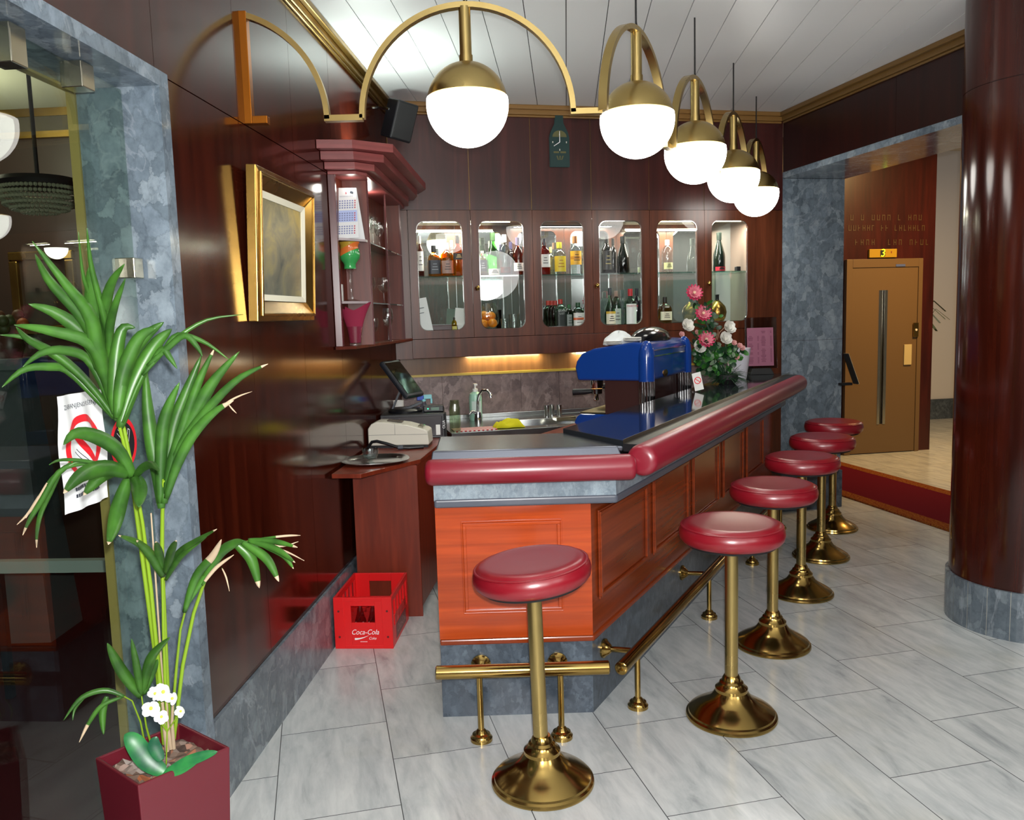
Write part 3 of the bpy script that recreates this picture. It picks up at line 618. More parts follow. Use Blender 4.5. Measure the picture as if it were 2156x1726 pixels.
# ================================================================ PENDANT LAMP RUN
LP = [(-.135, 3.268, 0.0), (.556, 3.60, 63.0), (.966, 4.36, 63.0), (1.37, 5.15, 63.0), (1.74, 5.95, 63.0)]
LL = ['brass arch pendant with a white globe hanging over the short end of the bar', 'brass arch pendant with a white globe, nearest over the long side of the bar', 'middle brass arch pendant with a white globe in the row over the bar', 'fourth brass arch pendant counted from the left wall, over the bar', 'farthest brass arch pendant, in front of the marble reveal']
ZA, RA = 2.356, .398
def lamp_parts(t, conn):
    b = MB(); b.bar([(RA * cos(pi * (1 - k / 40)), 0, ZA + RA * sin(pi * (1 - k / 40))) for k in range(41)], (0, 1, 0), .034, .020); b.build('arch', M['brass_brush'], t, smooth=30)
    if conn: b = MB(); b.box(RA - .01, RA + conn, -.017, .017, ZA - .008, ZA + .014); b.build('connector', M['brass_brush'], t, bevel=.001)
    b = MB(); b.lathe([(.0225, 2.535), (.0225, 2.748)], 24); b.lathe([(.0255, 2.53), (.0255, 2.575)], 24); b.build('stem', M['brass_brush'], t, smooth=40)
    b = MB(); b.lathe([(.004, 2.765), (.004, 3.05)], 8); b.tube([(.0, 0, 2.76), (.012, 0, 2.775), (0, 0, 2.79)], .003, 6); b.build('hanging_rod', M['blackmat'], t, smooth=40)
    zc, R = 2.395, .155; q = [(.152 * cos(a), zc + .006 + .15 * sin(a)) for a in [radians(9 + 79 * k / 14) for k in range(15)]]
    b = MB(); b.lathe([(.146, 2.418)] + q + [(.0, zc + .156)], 48); b.build('cap', M['brass_brush'], t, smooth=35)
    b = MB(); b.lathe([(.001, zc - R)] + [(R * cos(a), zc + R * sin(a)) for a in [radians(-88 + 97 * k / 20) for k in range(21)]] + [(.001, zc + R * sin(radians(9)))], 48); b.build('globe', M['lampglass'], t, smooth=45)
GL = 'brass arch pendants over the bar'
t0 = thing('pendant_lamp', LL[0], 'lamp', (LP[0][0], LP[0][1], 0), 0, GL); lamp_parts(t0, .11)
t = thing('pendant_lamp', LL[1], 'lamp', (LP[1][0], LP[1][1], 0), radians(LP[1][2]), GL); lamp_parts(t, .085)
for i in range(2, 5):
    dup(t, (LP[i][0], LP[i][1], 0), radians(LP[i][2]), LL[i], GL)
t = thing('wall_bracket', 'brass half arch bracket fixing the lamp run to the left wall', 'bracket', (-1.063, 3.268, 0), 0)
b = MB(); b.bar([(RA * cos(a), 0, ZA + RA * sin(a)) for a in [radians(78 - 78 * k / 24) for k in range(25)]], (0, 1, 0), .034, .020); b.build('arch', M['brass_brush'], t, smooth=30)
b = MB(); b.box(RA - .01, RA + .134, -.017, .017, ZA - .008, ZA + .014); b.build('connector', M['brass_brush'], t)
b = MB(); b.box(.080, .118, -.02, .02, ZA - .01, 2.752); b.box(.118, .175, -.02, .02, ZA - .01, ZA + .018); b.build('wall_post', plain('copper_brass', '#a8631c', .3, .9), t, bevel=.002)

# ================================================================ PALM AND ITS POT
PH = .55
pc = [Z(*q, PH) for q in ((200, 1595), (290, 1654), (484, 1572), (379, 1520))]
ctr = sum(pc, Vector()) / 4; t = thing('potted_palm', 'kentia palm in a square maroon planter beside the glass door', 'plant', (ctr.x, ctr.y, 0))
L = lambda P: Vector(P) - Vector((ctr.x, ctr.y, 0))
tp = [(L(q).x, L(q).y) for q in pc]; bt = [(x * .82, y * .82) for x, y in tp]; ins = [(x * .93, y * .93) for x, y in tp]; ib = [(x * .80, y * .80) for x, y in tp]
b = MB(); v = [(x, y, 0) for x, y in bt] + [(x, y, PH) for x, y in tp] + [(x, y, PH) for x, y in ins] + [(x, y, PH - .16) for x, y in ib]
b.add(v, [(3, 2, 1, 0)] + [(i, (i + 1) % 4, 4 + (i + 1) % 4, 4 + i) for i in range(4)] + [(4 + i, 4 + (i + 1) % 4, 8 + (i + 1) % 4, 8 + i) for i in range(4)] + [(8 + i, 8 + (i + 1) % 4, 12 + (i + 1) % 4, 12 + i) for i in range(4)])
b.build('pot', M['pot'], t, bevel=.003)
q = NT('potting_soil'); s = q.bsdf(None, .9); vv = q.n('ShaderNodeTexVoronoi'); q.k(q.coord(), 0, vv, 'Vector'); vv.inputs['Scale'].default_value = 55; sp = q.n('ShaderNodeSeparateColor'); q.k(vv, 'Color', sp, 0); r = q.ramp(sp, 0, [(0, sl('#3a2a22')), (.5, sl('#6a5446')), (.8, sl('#8a8078')), (1, sl('#8a4a24'))]); q.k(r, 0, s, 'Base Color')
b = MB(); n = 12; P4 = [Vector((x * .90, y * .90, 0)) for x, y in tp]
b.add([((P4[0] * (1 - i / n) + P4[1] * (i / n)) * (1 - j / n) + (P4[3] * (1 - i / n) + P4[2] * (i / n)) * (j / n)) + Vector((0, 0, PH - .035 + random.uniform(-.006, .012))) for j in range(n + 1) for i in range(n + 1)], [(j * (n + 1) + i, j * (n + 1) + i + 1, (j + 1) * (n + 1) + i + 1, (j + 1) * (n + 1) + i) for j in range(n) for i in range(n)])
o = b.build('soil', q.m, t); 
def leafmat(n, a, c, tip='#b9a27c'):
    q = NT(n); s = q.bsdf(None, .38, 0, .45); nz = q.noise(q.coord(), 14, 3); r = q.ramp(nz, 0, [(.35, sl(a)), (.65, sl(c))]); q.k(r, 0, s, 'Base Color'); return q.m
LM = [leafmat('palm_leaf', '#2a4e1c', '#3e6c24'), plain('dry_tip', '#b8a286', .7), plain('palm_stem', '#7a9a20', .45)]
def leaf(b, pts, hw, y0, y1, dry=0.0, mi=0, fold=.35, shape=None):
    # pts: photo points base -> tip along the blade; y0,y1: distance of base and tip; hw: half width in pixels
    P = []; m = len(pts) - 1; N = 14
    def cr(a, b_, c, d, k): return .5 * (2 * b_ + (c - a) * k + (2 * a - 5 * b_ + 4 * c - d) * k * k + (3 * b_ - a - 3 * c + d) * k ** 3)
    for i in range(N + 1):
        u = i / N * m; k = min(int(u), m - 1); f = u - k
        g = [pts[max(0, k - 1)], pts[k], pts[k + 1], pts[min(m, k + 2)]]
        P.append((cr(g[0][0], g[1][0], g[2][0], g[3][0], f), cr(g[0][1], g[1][1], g[2][1], g[3][1], f), y0 + (y1 - y0) * (i / N) ** 1.2))
    C = [L(D(*p)) for p in P]; base = len(b.v)
    for i, c in enumerate(C):
        tg = (C[min(i + 1, N)] - C[max(i - 1, 0)]).normalized(); view = (c + Vector((ctr.x, ctr.y, 0)) - CAM).normalized()
        sd = tg.cross(view).normalized(); u = i / N
        w = hw / F * P[i][2] * ((sin(pi * min(1, .12 + u * .88)) ** .75) if shape is None else shape(u)); w = max(w, .0006)
        dn = view * (w * fold)
        b.v += [c + sd * w + dn, c - dn * .3, c - sd * w + dn]
    for i in range(N):
        mm = 1 if (dry and i / N > 1 - dry) else mi
        for k in (0, 1): b.f.append([base + i * 3 + k, base + i * 3 + k + 1, base + i * 3 + 4 + k, base + i * 3 + 3 + k]); b.m.append(mm)
def stem(b, pts, r, y0, y1, mi=2):
    n = len(pts) - 1; b.tube([L(D(p[0], p[1], y0 + (y1 - y0) * i / n)) for i, p in enumerate(pts)], [r * (1 - .4 * i / n) for i in range(n + 1)], 8, mi)
yc = ctr.y
def frond(name, stems, leaves, y0, y1):
    b = MB()
    for s_ in stems: stem(b, s_[0], s_[1], yc, y0)
    for lf in leaves: leaf(b, lf[0], lf[1], y0, y1 + random.uniform(-.06, .06) + (lf[3] if len(lf) > 3 else 0), lf[2] if len(lf) > 2 else 0)
    o = b.build(name, LM, t, smooth=80); sdm = o.modifiers.new('thickness', 'SOLIDIFY'); sdm.thickness = .0008; return o
frond('frond', [([(352, 1565), (335, 1400), (312, 1220), (295, 1080), (282, 1010), (262, 905), (238, 840)], .0065)], [
    ([(238, 840), (228, 790), (206, 740), (190, 665), (140, 600), (68, 508)], 15), ([(236, 842), (220, 770), (180, 676), (106, 594), (74, 535)], 13),
    ([(236, 845), (225, 790), (185, 712), (120, 660), (60, 640)], 17), ([(236, 848), (222, 790), (190, 722), (100, 695), (30, 684)], 14),
    ([(240, 880), (150, 785), (105, 772), (50, 778), (4, 815)], 9), ([(238, 862), (190, 762), (140, 738), (90, 742), (48, 772)], 10),
    ([(246, 885), (190, 812), (130, 756), (60, 713), (0, 705)], 8), ([(243, 875), (170, 790), (110, 742), (60, 715), (34, 688)], 10),
    ([(238, 850), (216, 760), (203, 690), (196, 620), (188, 560)], 23), ([(240, 850), (232, 730), (215, 650), (192, 560), (183, 480)], 7), ([(238, 850), (222, 760), (195, 640), (175, 580), (165, 488)], 5),
    ([(238, 840), (228, 720), (222, 650), (235, 595), (262, 556)], 12), ([(240, 830), (230, 710), (240, 650), (264, 586)], 9)], yc - .1, yc - .28)
frond('frond', [([(346, 1565), (330, 1400), (303, 1200), (283, 1050), (272, 980), (252, 900)], .006)], [
    ([(243, 870), (240, 830), (245, 750), (258, 692), (285, 690)], 14), ([(248, 875), (258, 800), (275, 745), (312, 702), (345, 678)], 15), ([(252, 900), (283, 805), (325, 728), (362, 692)], 16), ([(246, 880), (258, 790), (292, 712), (330, 690)], 14),
    ([(258, 890), (300, 790), (340, 742), (385, 702), (440, 672), (512, 662)], 5), ([(300, 790), (345, 738), (375, 705), (430, 720), (482, 757)], 6), ([(310, 770), (350, 735), (388, 706), (415, 730), (426, 750)], 7), ([(320, 760), (342, 735), (357, 752), (373, 776)], 7)], yc - .16, yc - .12)
frond('frond', [([(358, 1565), (350, 1400), (341, 1180), (342, 1080), (345, 1010)], .0065)], [
    ([(338, 1060), (338, 985), (343, 900), (357, 850), (378, 805)], 13), ([(345, 1060), (352, 990), (366, 900), (393, 825), (425, 746)], 15), ([(350, 1040), (360, 980), (390, 885), (420, 800), (452, 733)], 11, .08), ([(352, 1030), (368, 960), (412, 868), (450, 802), (504, 740)], 15), ([(352, 1030), (375, 950), (430, 870), (498, 800), (564, 766)], 10, .1), ([(350, 1050), (370, 985), (404, 918), (450, 868), (492, 843)], 11, .2),
    ([(450, 868), (480, 846), (505, 833), (531, 824)], 2, .99), ([(480, 850), (490, 862), (498, 870)], 1.5, .99), ([(340, 1070), (333, 1000), (320, 930), (310, 850), (306, 768)], 15)], yc - .12, yc - .1)
frond('frond', [([(350, 1565), (335, 1420), (318, 1240), (300, 1100), (283, 1005)], .006)], [
    ([(282, 1008), (250, 950), (205, 920), (160, 912), (134, 936)], 16), ([(275, 1000), (225, 985), (172, 1000), (134, 1038)], 18, .14), ([(250, 990), (215, 1000), (176, 1042)], 15, .14), ([(255, 992), (190, 972), (130, 968), (104, 978)], 4),
    ([(200, 975), (150, 977), (95, 1030), (60, 1080), (36, 1104)], 4, .45), ([(190, 975), (130, 988), (90, 1050), (62, 1095), (48, 1126)], 6, .2), ([(130, 990), (110, 1030), (86, 1080), (78, 1120), (77, 1152)], 5, .15), ([(150, 972), (110, 1005), (80, 1050), (55, 1090)], 3, .6),
    ([(270, 1005), (252, 1060), (240, 1108), (228, 1146)], 16, .1), ([(283, 1000), (294, 1030), (292, 1067)], 16), ([(283, 1006), (300, 985), (320, 978), (336, 992)], 9)], yc - .15, yc - .35)
frond('frond', [([(356, 1565), (348, 1440), (344, 1330), (342, 1210)], .005)], [
    ([(342, 1215), (300, 1150), (250, 1127)], 8, .1), ([(345, 1215), (315, 1165), (288, 1138)], 10, .08), ([(348, 1210), (375, 1165), (410, 1140), (456, 1114)], 7, .12), ([(348, 1222), (382, 1170), (434, 1131)], 6), ([(344, 1210), (335, 1165), (328, 1140)], 9, .08), ([(348, 1210), (360, 1162), (371, 1138)], 9, .08)], yc - .1, yc - .3)
frond('frond', [([(366, 1555), (385, 1400), (408, 1290), (432, 1220), (460, 1165), (492, 1146), (530, 1139)], .005), ([(358, 1560), (372, 1400), (380, 1325), (394, 1270)], .004)], [
    ([(388, 1290), (412, 1215), (448, 1170), (466, 1136)], 9, .45), ([(428, 1222), (462, 1166), (492, 1144), (512, 1138)], 11), ([(493, 1141), (528, 1175), (546, 1238)], 12, .2), ([(508, 1140), (560, 1175), (587, 1224)], 10, .2), ([(522, 1138), (580, 1155), (621, 1184)], 7, .1), ([(522, 1136), (580, 1140), (626, 1152)], 6, .15), ([(545, 1145), (595, 1168), (618, 1197)], 6, .1), ([(530, 1136), (600, 1128), (632, 1127)], 2.5, .7),
    ([(425, 1232), (455, 1195), (492, 1168)], 4, .9), ([(467, 1195), (476, 1215), (483, 1244)], 1.8, .99), ([(392, 1275), (430, 1215), (455, 1192)], 7, .2), ([(540, 1138), (590, 1150), (628, 1140)], 2, .8), ([(560, 1150), (600, 1160), (640, 1180)], 2, .8)], yc - .15, yc - .2)
frond('frond', [([(322, 1580), (308, 1530), (298, 1465)], .003), ([(308, 1580), (296, 1520), (278, 1475), (260, 1465)], .0025)], [
    ([(298, 1468), (255, 1410), (226, 1354)], 12), ([(298, 1465), (288, 1405), (277, 1345)], 8), ([(300, 1462), (310, 1410), (324, 1375), (358, 1341)], 11), ([(302, 1462), (322, 1412), (332, 1388)], 8),
    ([(262, 1466), (220, 1453), (170, 1470), (134, 1516)], 6), ([(258, 1467), (215, 1485), (188, 1520), (167, 1562)], 5, .3), ([(225, 1466), (216, 1500), (218, 1546)], 8), ([(180, 1466), (158, 1492), (153, 1516)], 3)], yc - .06, yc - .14)
b = MB()
for s_ in (([(352, 1565), (340, 1400), (325, 1180), (318, 1080)], .003), ([(360, 1575), (352, 1520), (350, 1470)], .006), ([(352, 1580), (346, 1530), (342, 1480)], .006), ([(366, 1575), (362, 1520), (364, 1478)], .005)): stem(b, s_[0], s_[1], yc, yc - .05, 1)
b.build('dry_stems', LM, t, smooth=60)
# artificial orchid in the pot
oc = D(350, 1600, yc - .05); t = thing('artificial_orchid', 'white artificial flowers with green leaves stuck in the maroon planter', 'flower', (oc.x, oc.y, PH - .03))
L2 = lambda P: Vector(P) - Vector((oc.x, oc.y, PH - .03))
b = MB()
for p in ((318, 1485), (348, 1462), (378, 1492), (338, 1500), (330, 1470)): b.tube([L2(D(350, 1610, yc - .06)), L2(D(352, 1540, yc - .07)), L2(D(p[0], p[1] + 8, yc - .09))], .0016, 6)
b.build('stem', LM[2], t, smooth=50)
def petal(b, c, d, n, ln, wd, mi=0):
    d = d.normalized(); n = n.normalized(); s = d.cross(n).normalized(); v = []
    for i in range(6):
        u = i / 5; w = wd * sin(pi * min(.97, .08 + u * .86)) ** .6
        for k in (-1, 0, 1): v.append(c + d * (ln * u) + s * (w * k) + n * (ln * .28 * u * u + (0 if k else -.12 * wd)))
    b.add(v, [(i * 3 + k, i * 3 + k + 1, i * 3 + 4 + k, i * 3 + 3 + k) for i in range(5) for k in (0, 1)], mi)
fm = [plain('petal_white', '#f2f4f2', .5), plain('flower_eye', '#b8c23a', .5)]
for (px, py, sz) in ((318, 1490, 1.0), (345, 1456, 1.0), (382, 1496, .7), (340, 1508, .8), (328, 1460, .8), (364, 1470, .8)):
    b = MB(); c = L2(D(px, py, yc - .1)); ax = Vector((random.uniform(-.5, .5), -1, random.uniform(.1, .6))).normalized()
    u_ = ax.cross(Vector((0, 0, 1))).normalized(); v_ = ax.cross(u_)
    for k in range(5): a = 2 * pi * k / 5 + random.random(); petal(b, c, u_ * cos(a) + v_ * sin(a) + ax * .25, ax, .021 * sz, .011 * sz)
    b.ball(c + ax * .003, .0045 * sz, 8, 6, 1); b.build('blossom', fm, t, smooth=70)
gm = leafmat('orchid_leaf', '#0e4a30', '#2a7a3a')
for pts, hw in (([(345, 1625), (310, 1600), (280, 1560), (262, 1546)], 22), ([(340, 1600), (325, 1570), (330, 1550)], 14), ([(345, 1630), (390, 1605), (430, 1590), (458, 1582)], 12), ([(342, 1632), (380, 1622), (420, 1600)], 8)):
    b = MB(); ctr_s = ctr; ctr = Vector((oc.x, oc.y, 0)); leaf(b, pts, hw, yc - .09, yc - .08); ctr = ctr_s; b.v = [v - Vector((0, 0, PH - .03)) for v in b.v]; b.build('leaf', [gm, gm, gm], t, smooth=80)
# ================================================================ GLAZED DISPLAY CABINET
t = thing('display_cabinet', 'built-in mahogany display cabinet with six glazed doors and a mirror back', 'cabinet', FW.w(0, 0, 0), FW.a); CAB = t
DX = [-2.853, -2.415, -1.971, -1.526, -1.083, -.6475, -.229]
inner = plain('cab_inner', '#8d7a70', .5)
b = MB(); b.box(-2.853, -.229, .02, .365, 2.31, 2.336); b.box(-2.853, -.229, .02, .365, 1.46, 1.497); b.box(-2.853, -2.835, .02, .365, 1.497, 2.31); b.box(-.247, -.229, .02, .365, 1.497, 2.31)
b.build('carcass', inner, t)
b = MB(); b.box(-2.835, -.247, .356, .364, 1.497, 2.31); b.v = [Vector((v.x, v.y - (2.31 - v.z) * .0, v.z)) for v in b.v]; b.build('mirror_back', M['mirror'], t)
b = MB(); b.box(-2.833, -.249, .03, .325, 1.881, 1.892); b.build('glass_shelf', M['shelfglass'], t)
b = MB(); b.box(-2.856, -.227, -.004, .12, 1.322, 1.455); b.build('valance', M['cab_wood'], t, bevel=.002)
def rframe(b, x0, x1, z0, z1, a0, a1, c0, c1, r, y0, y1, n=8):
    inn = []; out = []
    for (cx, cz, s, ox, oz) in ((a1 - r, c1 - r, 0, x1, z1), (a0 + r, c1 - r, 1, x0, z1), (a0 + r, c0 + r, 2, x0, z0), (a1 - r, c0 + r, 3, x1, z0)):
        for i in range(n + 1):
            a = pi / 2 * (s + i / n); px, pz = cx + r * cos(a), cz + r * sin(a); inn.append((px, pz))
            if i == 0: out.append((ox, pz) if s % 2 == 0 else (px, oz))
            elif i == n: out.append((px, oz) if s % 2 == 0 else (ox, pz))
            else: out.append((ox, oz))
    m = len(inn); v = []
    for y in (y0, y1): v += [(p[0], y, p[1]) for p in inn] + [(p[0], y, p[1]) for p in out]
    f = []
    for i in range(m):
        j = (i + 1) % m
        f += [(i, j, m + j, m + i), (2 * m + j, 2 * m + i, 3 * m + i, 3 * m + j), (j, i, 2 * m + i, 2 * m + j), (m + i, m + j, 3 * m + j, 3 * m + i)]
    return b.add(v, f)
for i in range(6):
    x0, x1 = DX[i] + .0015, DX[i + 1] - .0015; wc = [-2.637, -2.199, -1.752, -1.311, -.867, -.442][i]; hw = [.16, .162, .16, .164, .16, .148][i]
    b = MB(); rframe(b, x0, x1, 1.458, 2.339, wc - hw, wc + hw, 1.513, 2.265, .055, -.006, .017); d = b.build('door', M['cab_wood'], t, bevel=0)
    b = MB(); b.box(wc - hw - .01, wc + hw + .01, .006, .010, 1.503, 2.275); b.build('pane', M['pane'], d)
    b = MB(); rframe(b, wc - hw - .002, wc + hw + .002, 1.511, 2.267, wc - hw + .005, wc + hw - .005, 1.518, 2.26, .05, -.004, .006); b.build('bevelled_edge', glass('bevel_edge', (.9, .92, .9, 1), .05, 1.6, .35), d)
    if i in (1, 3, 5):
        kx = FW.pl((1004, 1255, 1490)[i // 2], 609).x; b = MB(); b.lathe([(.005, 0), (.006, .012), (.014, .018), (.016, .026), (.010, .033), (0, .035)], 20, c=(kx, -.006, 1.80), M=Matrix.Rotation(pi / 2, 3, 'X')); b.build('knob', M['brass'], d, smooth=50)
for a, c in ((-2.74, -2.12), (-1.02, -.32)):
    b = MB(); b.tube([(a, .05, 2.268), (c, .05, 2.268)], .007, 10); b.build('light_tube', M['tube'], t, smooth=60)
b = MB(); b.tube([(-1.64, .06, 1.318), (-1.0, .06, 1.318)], .012, 10); b.build('light_tube', M['tube'], t, smooth=60)
# ---------------------------------------------------------------- bottles
MC = {}
def cm(hexc, kind='g', rough=.08):
    k = (hexc, kind)
    if k not in MC:
        if kind == 'g': MC[k] = glass('bottle_glass_' + hexc[1:], tuple(q ** .6 for q in sl(hexc)[:3]) + (1,), .02, 1.5, .02)
        elif kind == 'd': MC[k] = plain('dark_glass_' + hexc[1:], hexc, .06, 0, .7)
        else: MC[k] = plain('label_' + hexc[1:], hexc, .45)
    return MC[k]
def prof(kind, H, R):
    n = R * .36
    if kind == 'champ': n = R * .3; return [(.0, 0), (R * .95, 0), (R, H * .02), (R, H * .36), (R * .93, H * .46), (R * .68, H * .6), (n * 1.35, H * .74), (n, H * .84), (n, H * .97), (n * 1.1, H * .98), (0, H)]
    if kind == 'spirit': return [(0, 0), (R * .95, 0), (R, H * .02), (R, H * .60), (R * .9, H * .68), (R * .55, H * .74), (n, H * .79), (n, H * .88), (n, H * .9), (0, H * .9)]
    if kind == 'squat': return [(0, 0), (R * .95, 0), (R, H * .02), (R, H * .56), (R * .9, H * .66), (R * .5, H * .73), (n, H * .77), (n * .9, H * .86), (n, H * .88), (0, H * .88)]
    if kind == 'cone': return [(0, 0), (R * .95, 0), (R, H * .02), (R, H * .34), (R * .85, H * .5), (R * .45, H * .66), (n * .8, H * .76), (n * .8, H * .9), (0, H * .9)]
    if kind == 'liq': return [(0, 0), (R * .95, 0), (R, H * .02), (R, H * .60), (R * .93, H * .69), (R * .7, H * .77), (n * .95, H * .83), (n * .9, H * .92), (n, H * .93), (0, H * .93)]
    return [(0, 0), (R, 0), (R, H * .9), (0, H * .9)]
def bottle(px, top, w, z0, kind, glass_c, gk, lab_c, lab_r, cap_c, label, y=.10, sq=None, liquid=None, text=None, tcol='#222222', band=None, grp=None):
    x = FW.pl(px, 560, y).x; P = FW.w(x, y, z0); d = P.y * _cp; R = w / 2 * d / F; Ht = FW.pl(px, top, y).z - z0
    t = thing('bottle', label, 'bottle', P, FW.a, grp or 'bottles in the display cabinet')
    b = MB(); pr = prof(kind, Ht, R); b.lathe(pr, 28, sq=sq); b.build('glass_body', cm(glass_c, gk), t, smooth=40)
    zt = pr[-1][1]; rn = pr[-2][0]
    b = MB(); b.lathe([(rn * 1.12, zt - Ht * .09), (rn * 1.15, zt + .001), (rn * 1.1, Ht), (0, Ht)] if kind != 'champ' else [(rn * 1.25, Ht * .8), (rn * 1.3, Ht * .99), (0, Ht * 1.0)], 18); b.build('cap', cm(cap_c, 'l'), t, smooth=40)
    if lab_c:
        f0, f1 = lab_r; b = MB(); hw_ = radians(62); b.lathe([(R * 1.015, Ht * f0), (R * 1.015, Ht * f1)], 14, sq=sq, a0=-pi / 2 - hw_, a1=-pi / 2 + hw_); lo = b.build('label', cm(lab_c, 'l'), t, smooth=40)
        if band: b = MB(); b.lathe([(R * 1.03, Ht * band[1]), (R * 1.03, Ht * band[2])], 14, sq=sq, a0=-pi / 2 - hw_, a1=-pi / 2 + hw_); b.build('label_band', cm(band[0], 'l'), lo, smooth=40)
        b = MB()
        if text: text_mb(text, R * .5, b, (0, -R * 1.05, Ht * (f1 - .06)), (1, 0, 0), (0, 0, 1))
        else:
            for k in range(3): zz = Ht * (f0 + (f1 - f0) * (.3 + .2 * k)); b.box(-R * (.5 - .1 * k), R * (.5 - .1 * k), -R * 1.045, -R * 1.03, zz, zz + Ht * .018)
        b.build('label_text', cm(tcol, 'l'), lo)
    return t
ZU, ZL = 1.892, 1.497
S = 'on the upper glass shelf'
bottle(885, 497, 15, ZU, 'spirit', '#3a1a12', 'd', '#e4e8e4', (.14, .62), '#d8dcd8', 'bottle with a tall white label, leftmost on the upper glass shelf of the cabinet', y=.09)
bottle(914, 517, 26, ZU, 'squat', '#c88a28', 'g', '#2a2f38', (.08, .52), '#15181c', 'square amber bottle with a slate blue label and a black stopper', y=.11, sq=5, tcol='#b0b6bc')
bottle(941, 511, 27, ZU, 'squat', '#d08018', 'g', '#a88a80', (.08, .46), '#c8ccd0', 'round amber bottle with a silvery label beside the slanted-label bottle', y=.10)
bottle(965, 496, 22, ZU, 'spirit', '#c87414', 'g', '#1c1a1a', (.40, .56), '#141414', 'amber square bottle with a slanted black label and a black cap', y=.09, sq=6, tcol='#d8c890')
bottle(952, 506, 16, ZU, 'spirit', '#cfe4e0', 'g', None, None, '#c8d4d0', 'clear pale bottle standing behind the two amber bottles', y=.26)
bottle(1016, 528, 17, ZU, 'spirit', '#a85a18', 'g', '#2a2c30', (.16, .62), '#d8dcd8', 'square amber bottle with a black and white label left of the green bottle', y=.09, sq=6, tcol='#e8e8e8')
bottle(1039, 489, 27, ZU, 'champ', '#4aa03a', 'g', '#f0f0ec', (.02, .16), '#1e3a1c', 'tall light green champagne bottle with a white label near its base', y=.16)
bottle(1063, 494, 24, ZU, 'spirit', '#d8e4e4', 'g', '#5a2a24', (.06, .2), '#d8dcdc', 'clear bottle with a dark red band right of the green champagne bottle', y=.11)
bottle(1091, 500, 23, ZU, 'squat', '#a04020', 'g', '#f2eee6', (.10, .32), '#3a2458', 'decanter bottle with a purple neck and a cream label', y=.08)
bottle(1076, 509, 18, ZU, 'squat', '#8a8aa0', 'g', None, None, '#4a4468', 'grey violet bottle standing behind the purple necked decanter', y=.24)
bottle(1146, 503, 22, ZU, 'spirit', '#b82c10', 'g', '#ecece4', (.20, .56), '#3c3c44', 'red amber bottle with a white label and a grey cap', y=.08, sq=5)
bottle(1178, 510, 27, ZU, 'spirit', '#e0e8d8', 'g', '#e8d040', (.08, .56), '#d8d448', 'clear flat bottle with a tall yellow label and a yellow cap', y=.10, tcol='#a04818')
bottle(1160, 520, 14, ZU, 'spirit', '#d8dcb8', 'g', None, None, '#c8c070', 'pale yellow bottle behind the red amber and yellow-label bottles', y=.25)
bottle(1211, 497, 27, ZU, 'spirit', '#e8ecec', 'g', '#e8b030', (.24, .60), '#9a6a40', 'clear bottle with a yellow shield label and a brown cap', y=.09, band=('#c88820', .38, .46), tcol='#5a3414')
bottle(1231, 499, 12, ZU, 'spirit', '#d8e4d8', 'g', None, None, '#b8c0b0', 'clear bottle half hidden behind the right edge of the third door', y=.22)
bottle(1277, 497, 22, ZU, 'spirit', '#0a0c0a', 'd', '#1a1a18', (.10, .60), '#0e0e0e', 'black bottle with gold lettering on the upper shelf', y=.10, tcol='#c8b870')
bottle(1291, 502, 14, ZU, 'spirit', '#0c0e0c', 'd', None, None, '#101010', 'slim black bottle squeezed behind the gold-lettered black bottle', y=.22)
bottle(1312, 497, 27, ZU, 'champ', '#0a100c', 'd', None, None, '#101412', 'black champagne bottle without a label beside the gold-lettered black bottle', y=.13)
bottle(1405, 505, 22, ZU, 'liq', '#e8f0f2', 'g', '#d8d8a0', (.10, .30), '#e8ecec', 'clear vodka bottle with a pale yellow tag in the fifth door', y=.11)
bottle(1514, 489, 25, ZU, 'champ', '#0e1a14', 'd', '#b01830', (.02, .12), '#10201a', 'dark champagne bottle with a red base behind the rightmost door', y=.12)
Gq = 'dark green liqueur bottles on the cabinet floor'
for k, (px, yy) in enumerate(((1152, .27), (1160, .22), (1167, .165))):
    bottle(px, 633, 22, ZL, 'liq', '#0c5a20', 'g', None, None, '#a83028', ['farthest dark green liqueur bottle of the file behind the black-label one', 'third dark green liqueur bottle of the file behind the black-label one', 'dark green liqueur bottle just behind the black-label one'][k], y=yy, sq=4, grp=Gq)
bottle(1178, 630, 24, ZL, 'liq', '#06301a', 'd', '#12201a', (.06, .62), '#b03028', 'dark green liqueur bottle with a black and red label on the cabinet floor', y=.10, sq=4, text='GORKI\nLIST', tcol='#b8c0b8', grp=Gq)
bottle(1196, 641, 17, ZL, 'liq', '#0a5a24', 'g', '#9aa09c', (.06, .58), '#205a30', 'green liqueur bottle with a plain grey label between two dark green ones', y=.20, sq=4, grp=Gq)
bottle(1215, 637, 24, ZL, 'liq', '#0a5a24', 'g', '#e4e4dc', (.06, .60), '#1a4a2a', 'green liqueur bottle with a rounded white label and an orange band', y=.08, sq=4, band=('#d86a3c', .32, .41), grp=Gq)
bottle(1283, 606, 23, ZL, 'cone', '#4a8a5a', 'g', '#f0e8d0', (.08, .34), '#1c2028', 'conical green bottle with a white and gold label and a black cap', y=.08, band=('#d8b040', .34, .40))
bottle(1296, 612, 20, ZL, 'liq', '#7a9a80', 'g', '#b8bcb4', (.06, .5), '#8a6a60', 'grey green bottle with a grey label standing behind the conical bottle', y=.22)
bottle(1326, 608, 25, ZL, 'spirit', '#7aa890', 'g', '#f0f0ec', (.06, .60), '#c83038', 'vermouth bottle with a large white label and a red cap', y=.08, text='MARTINI', tcol='#b02030')
bottle(1340, 607, 18, ZL, 'spirit', '#1c1a20', 'd', None, None, '#2a2430', 'dark bottle standing behind the white-label vermouth bottle', y=.2)
